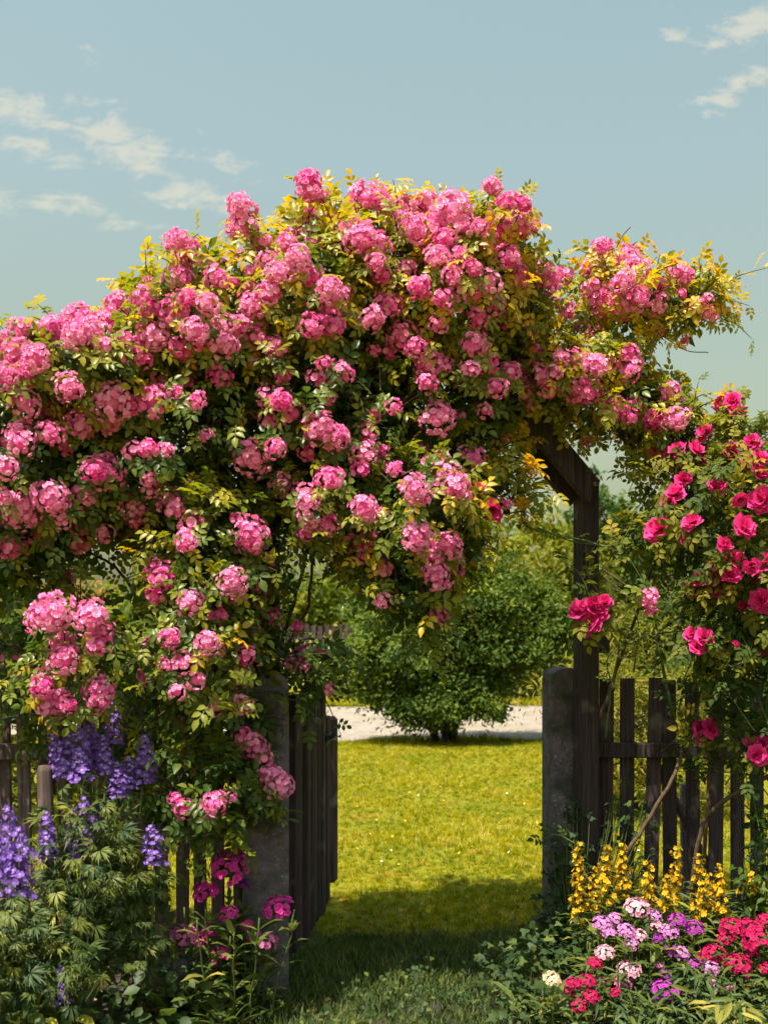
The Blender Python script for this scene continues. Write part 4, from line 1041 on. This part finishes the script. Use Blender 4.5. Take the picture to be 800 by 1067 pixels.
# ================================================================== yellow loosestrife
M_YEL = petal_mat('loosestrife_petal', (.66, .28, .008), (.80, .45, .012), (.66, .36, .012), .3)
M_YLEAF = leaf_mat('loosestrife_leaf', [(0, (.03, .06, .012)), (.5, (.09, .12, .02)), (1, (.25, .23, .035))], .38, .55, .25)
def loose(px, ytop, yfl, D, label, dens_=1.0):
    b = np.array([P(px, 640, D)[0], D, 0]); tip = P(px + RNG.normal(0, 2), ytop, D); H = tip[2]
    t = thing('yellow_loosestrife', tuple(b), label, 'loosestrife', 'yellow loosestrife behind the sweet williams')
    lean = tip[0] - b[0]
    f, l, s = MB(), MB(), MB()
    s.tube([(0, 0, 0), (lean * .5, 0, H * .5), (lean, 0, H)], [.005, .004, .002], 5, .6)
    z0 = P(px, yfl, D)[2]; zz = np.arange(z0, H + .005, .019 / dens_)
    for z in zz:
        u = (z - z0) / max(H - z0, .01); n = int(RNG.integers(4, 7)) if u < .85 else 3; a = RNG.uniform(0, 2 * PI) + np.arange(n) * 2 * PI / n
        d = np.stack([np.cos(a), np.sin(a), np.full(n, .45)], -1) + RNG.normal(0, .2, (n, 3)); r = (.029 - .02 * u) * RNG.uniform(.5, 1.25, n)
        f.inst(STARFL, spin(nrm(d), RNG), d * r[:, None] + [lean * z / H, 0, 0] + np.stack([RNG.normal(0, .006, n), RNG.normal(0, .006, n), z + RNG.normal(0, .009, n)], -1), .0140 * (1 - .35 * u) * RNG.uniform(.8, 1.1, n), RNG.uniform(0, 1, n))
        l.inst(LANCE, frames(d[:3], np.tile([0, 0, 1.], (min(n, 3), 1))), np.tile([lean * z / H, 0, z], (min(n, 3), 1)), np.stack([np.full(min(n, 3), .062 * (1 - .6 * u))] * 3, -1) * [1.5, 1, 1], RNG.uniform(.5, 1, min(n, 3)))
    for z in np.arange(.06, z0 + .03, .04):
        n = 4; a = RNG.uniform(0, 2 * PI) + np.arange(n) * PI / 2; d = np.stack([np.cos(a), np.sin(a), np.full(n, .35)], -1) + RNG.normal(0, .15, (n, 3))
        l.inst(LANCE, frames(d, np.tile([0, 0, 1.], (n, 1))), np.tile([lean * z / H, 0, z], (n, 1)), np.stack([RNG.uniform(.08, .11, n)] * 3, -1) * [1.7, 1, 1], np.clip(RNG.normal(.5, .2, n), 0, 1))
    s.build('stem', M_GREENCANE, t); l.build('leaves', M_YLEAF, t); f.build('flower_spike', M_YEL, t)
ordn = ['first', 'second', 'third', 'fourth', 'fifth', 'sixth', 'seventh', 'eighth', 'ninth', 'tenth', 'eleventh']
for i, (px, yt, yf, D) in enumerate(((605, 882, 962, 4.30), (622, 905, 950, 4.40), (631, 880, 945, 4.28), (652, 881, 938, 4.34), (675, 898, 945, 4.3), (690, 915, 950, 4.25), (703, 884, 955, 4.36), (728, 892, 965, 4.24), (737, 915, 960, 4.36), (752, 904, 962, 4.28), (783, 912, 930, 4.3))):
    loose(px, yt, yf, D, f'{ordn[i]} yellow loosestrife spike counting rightwards from the right concrete gate post')

# ================================================================== low leafy plants
M_IVY = leaf_mat('ivy_leaf', [(0, (.016, .038, .014)), (.5, (.042, .072, .02)), (.9, (.12, .145, .035)), (1, (.24, .24, .08))], .3, .5, .15)
def leafy(name, rows, n, leafT, size, mat, label, cat, kind=None, tm=.5, up=.9, zmin=.02, group=None, lo=.4):
    mass = Mass(rows); p, ei, nn = mass.sample(n, lo, 1.05, 0.0); p = p[p[:, 2] > zmin]; nn = nn[:len(p)]
    mb = MB(); dr = nrm(RNG.normal(0, 1, p.shape) * [1, 1, .3] + [0, -.5, -.3]); b = p.mean(0).copy(); b[2] = 0
    mb.inst(leafT, frames(dr, nrm(RNG.normal(0, .35, p.shape) + [0, -.35, up])), p, size * RNG.uniform(.55, 1.25, len(p)), np.clip(RNG.normal(tm, .22, len(p)) + mass.gold[ei[:len(p)]] * 0, 0, 1))
    if kind:
        o = mb.build(name, mat); tag(o, label, cat, kind=kind); return
    t = thing(name, tuple(b), label, cat, group)
    mb.build('leaves', mat, t, b)
    st = MB()
    for q in p[::3]:
        r0 = b * .6 + q * .4; r0[2] = 0; st.tube(bez(r0, r0 + [0, 0, q[2] * .5], q - [0, 0, q[2] * .2], q, 5), .0025, 3, cap=False)
    st.build('stems', M_GREENCANE, t, b)
leafy('ivy', [(590, 900, 26, 36, 4.72, .12, 0, 1), (600, 850, 14, 22, 4.74, .08, 0, .6), (575, 960, 22, 35, 4.62, .16, 0, 1), (655, 870, 30, 60, 4.72, .1, 0, .5)], 480, IVY, .036, M_IVY, 'dark ivy climbing the foot of the right concrete gate post', 'ivy', tm=.25)
leafy('ground_ivy', [(555, 1010, 60, 45, 4.1, .35, 0, 1), (600, 990, 40, 40, 4.3, .25, 0, .8), (555, 1060, 40, 25, 3.8, .3, 0, .8)], 520, IVY, .034, M_IVY, 'dark ivy spreading over the ground at the right side of the gateway', 'ivy', 'stuff', .4)
leafy('ground_cover', [(640, 1050, 70, 40, 3.85, .3, 0, .7), (720, 1040, 80, 45, 3.9, .3, 0, .7), (790, 1050, 60, 40, 3.9, .3, 0, .6), (700, 960, 90, 40, 4.4, .2, 0, .8)], 2600, LANCE, .075, M_DLEAF, 'low leafy ground cover spreading under the right hand flowers', 'ground cover', 'stuff', .35)
leafy('ground_cover', [(40, 1050, 70, 40, 3.6, .35, 0, 1), (130, 1020, 60, 40, 3.8, .3, 0, .8), (200, 1040, 60, 40, 3.9, .3, 0, .8), (120, 960, 60, 50, 4.05, .25, 0, .8), (20, 980, 50, 60, 3.9, .3, 0, .8)], 1000, ROUND, .05, M_DLEAF, 'low leafy ground cover under the delphiniums and by the left fence', 'ground cover', 'stuff', .3)
leafy('clover', [(400, 1055, 90, 18, 3.85, .4, 0, 1), (460, 1020, 80, 18, 4.2, .4, 0, .8)], 320, ROUND, .022, M_IVY, 'small clover like weeds in the shaded gateway', 'weeds', 'stuff', .45)
leafy('broad_leaved_weed', [(20, 1048, 34, 14, 3.42, .10, 0, 1), (50, 1060, 26, 12, 3.4, .1, 0, 1)], 22, ROUND, .085, M_DLEAF, 'broad pale green leaves lying at the bottom left corner', 'weed', None, .85, .9, 0.0)
leafy('jagged_leaf_plant', [(765, 1060, 30, 22, 3.55, .12, 0, 1)], 80, LANCE, .085, M_SWLEAF, 'pale green jagged leaved plant at the bottom right edge of the bed', 'plant', None, .6)
leafy('dark_shrub', [(800, 920, 34, 60, 4.35, .2, 0, 1), (790, 960, 30, 30, 4.3, .2, 0, 1)], 330, LEAF, .055, M_BUSH, 'dark leafy shrub at the right edge behind the crimson sweet william', 'shrub', None, .4)

def rosette(px, py, D, n, L, mat, label, name, tm, wide=1.0):
    b = P(px, py, D); b[2] = 0; t = thing(name, tuple(b), label, 'plant'); mb = MB()
    a = RNG.uniform(0, 2 * PI, n); el = RNG.uniform(.6, 2.2, n); d = np.stack([np.cos(a), np.sin(a), el], -1)
    seg = T([(-.09, 0, 0), (.09, 0, 0), (-.11, .35, .02), (.11, .35, .02), (-.09, .7, -.07), (.09, .7, -.07), (0, 1, -.26)], [(0, 1, 3, 2), (2, 3, 5, 4), (4, 5, 6)])
    s = L * RNG.uniform(.6, 1.15, n)
    mb.inst(seg, frames(d, np.stack([np.cos(a), np.sin(a), 0 * a], -1) * -1 + [0, 0, .5]), RNG.normal(0, .03, (n, 3)) * [1, 1, 0], np.stack([s * wide, s, s], -1), np.clip(RNG.normal(tm, .15, n), 0, 1))
    mb.build('leaves', mat, t)
rosette(182, 1060, 3.85, 26, .26, M_SWLEAF, 'green strap leaved plant below the magenta sweet william', 'strap_leaved_plant', .45, 1.0)
rosette(232, 1075, 3.8, 22, .17, M_SWLEAF, 'leafy tuft at the foot of the left gate post', 'leafy_tuft', .5, .9)
M_DRY = leaf_mat('yellowing_leaf', [(0, (.16, .10, .02)), (.5, (.30, .20, .04)), (1, (.4, .26, .12))], .35, .6, .2)
b = P(150, 1060, 3.75); b[2] = 0
t = thing('yellowing_weed', tuple(b), 'thin yellowing weed with narrow curled leaves beside the strap leaved plant', 'weed')
mb, sm_ = MB(), MB()
for k_ in range(4):
    top = P(150 + RNG.normal(0, 12), 985 + k_ * 14, 3.75) - b; sm_.tube(bez(np.zeros(3), top * [0, 0, .4], top * [1, 1, .7], top, 7), .0025, 4)
    zz = np.linspace(.15, 1, 12); a = RNG.uniform(0, 2 * PI, 12)
    mb.inst(LANCE, frames(np.stack([np.cos(a), np.sin(a), np.full(12, .3)], -1), np.tile([0, 0, 1.], (12, 1))), zz[:, None] * top, RNG.uniform(.05, .085, 12), RNG.uniform(0, 1, 12))
mb.build('leaves', M_DRY, t); sm_.build('stems', M_DRY, t)
# dry fallen leaves and petals
n = 900; mb = MB()
x = RNG.uniform(-1.5, 1.5, n); y = RNG.uniform(3.2, 4.5, n); k_ = (np.abs(x - .1) > .3); x, y = x[k_], y[k_]; n = len(x)
mb.inst(ROUND, frames(rnd_dir(n) * [1, 1, .3], rnd_dir(n) * .5 + [0, 0, 1]), np.stack([x, y, undul(x, y) + .018], -1), RNG.uniform(.015, .04, n), RNG.uniform(0, 1, n))
M_LITTER = leaf_mat('fallen_leaf', [(0, (.10, .05, .035)), (.5, (.30, .13, .09)), (1, (.5, .24, .2))], .2, .7, .2)
tag(mb.build('leaf_litter', M_LITTER), 'dry fallen leaves and petals on the soil of the beds', 'litter', kind='stuff')
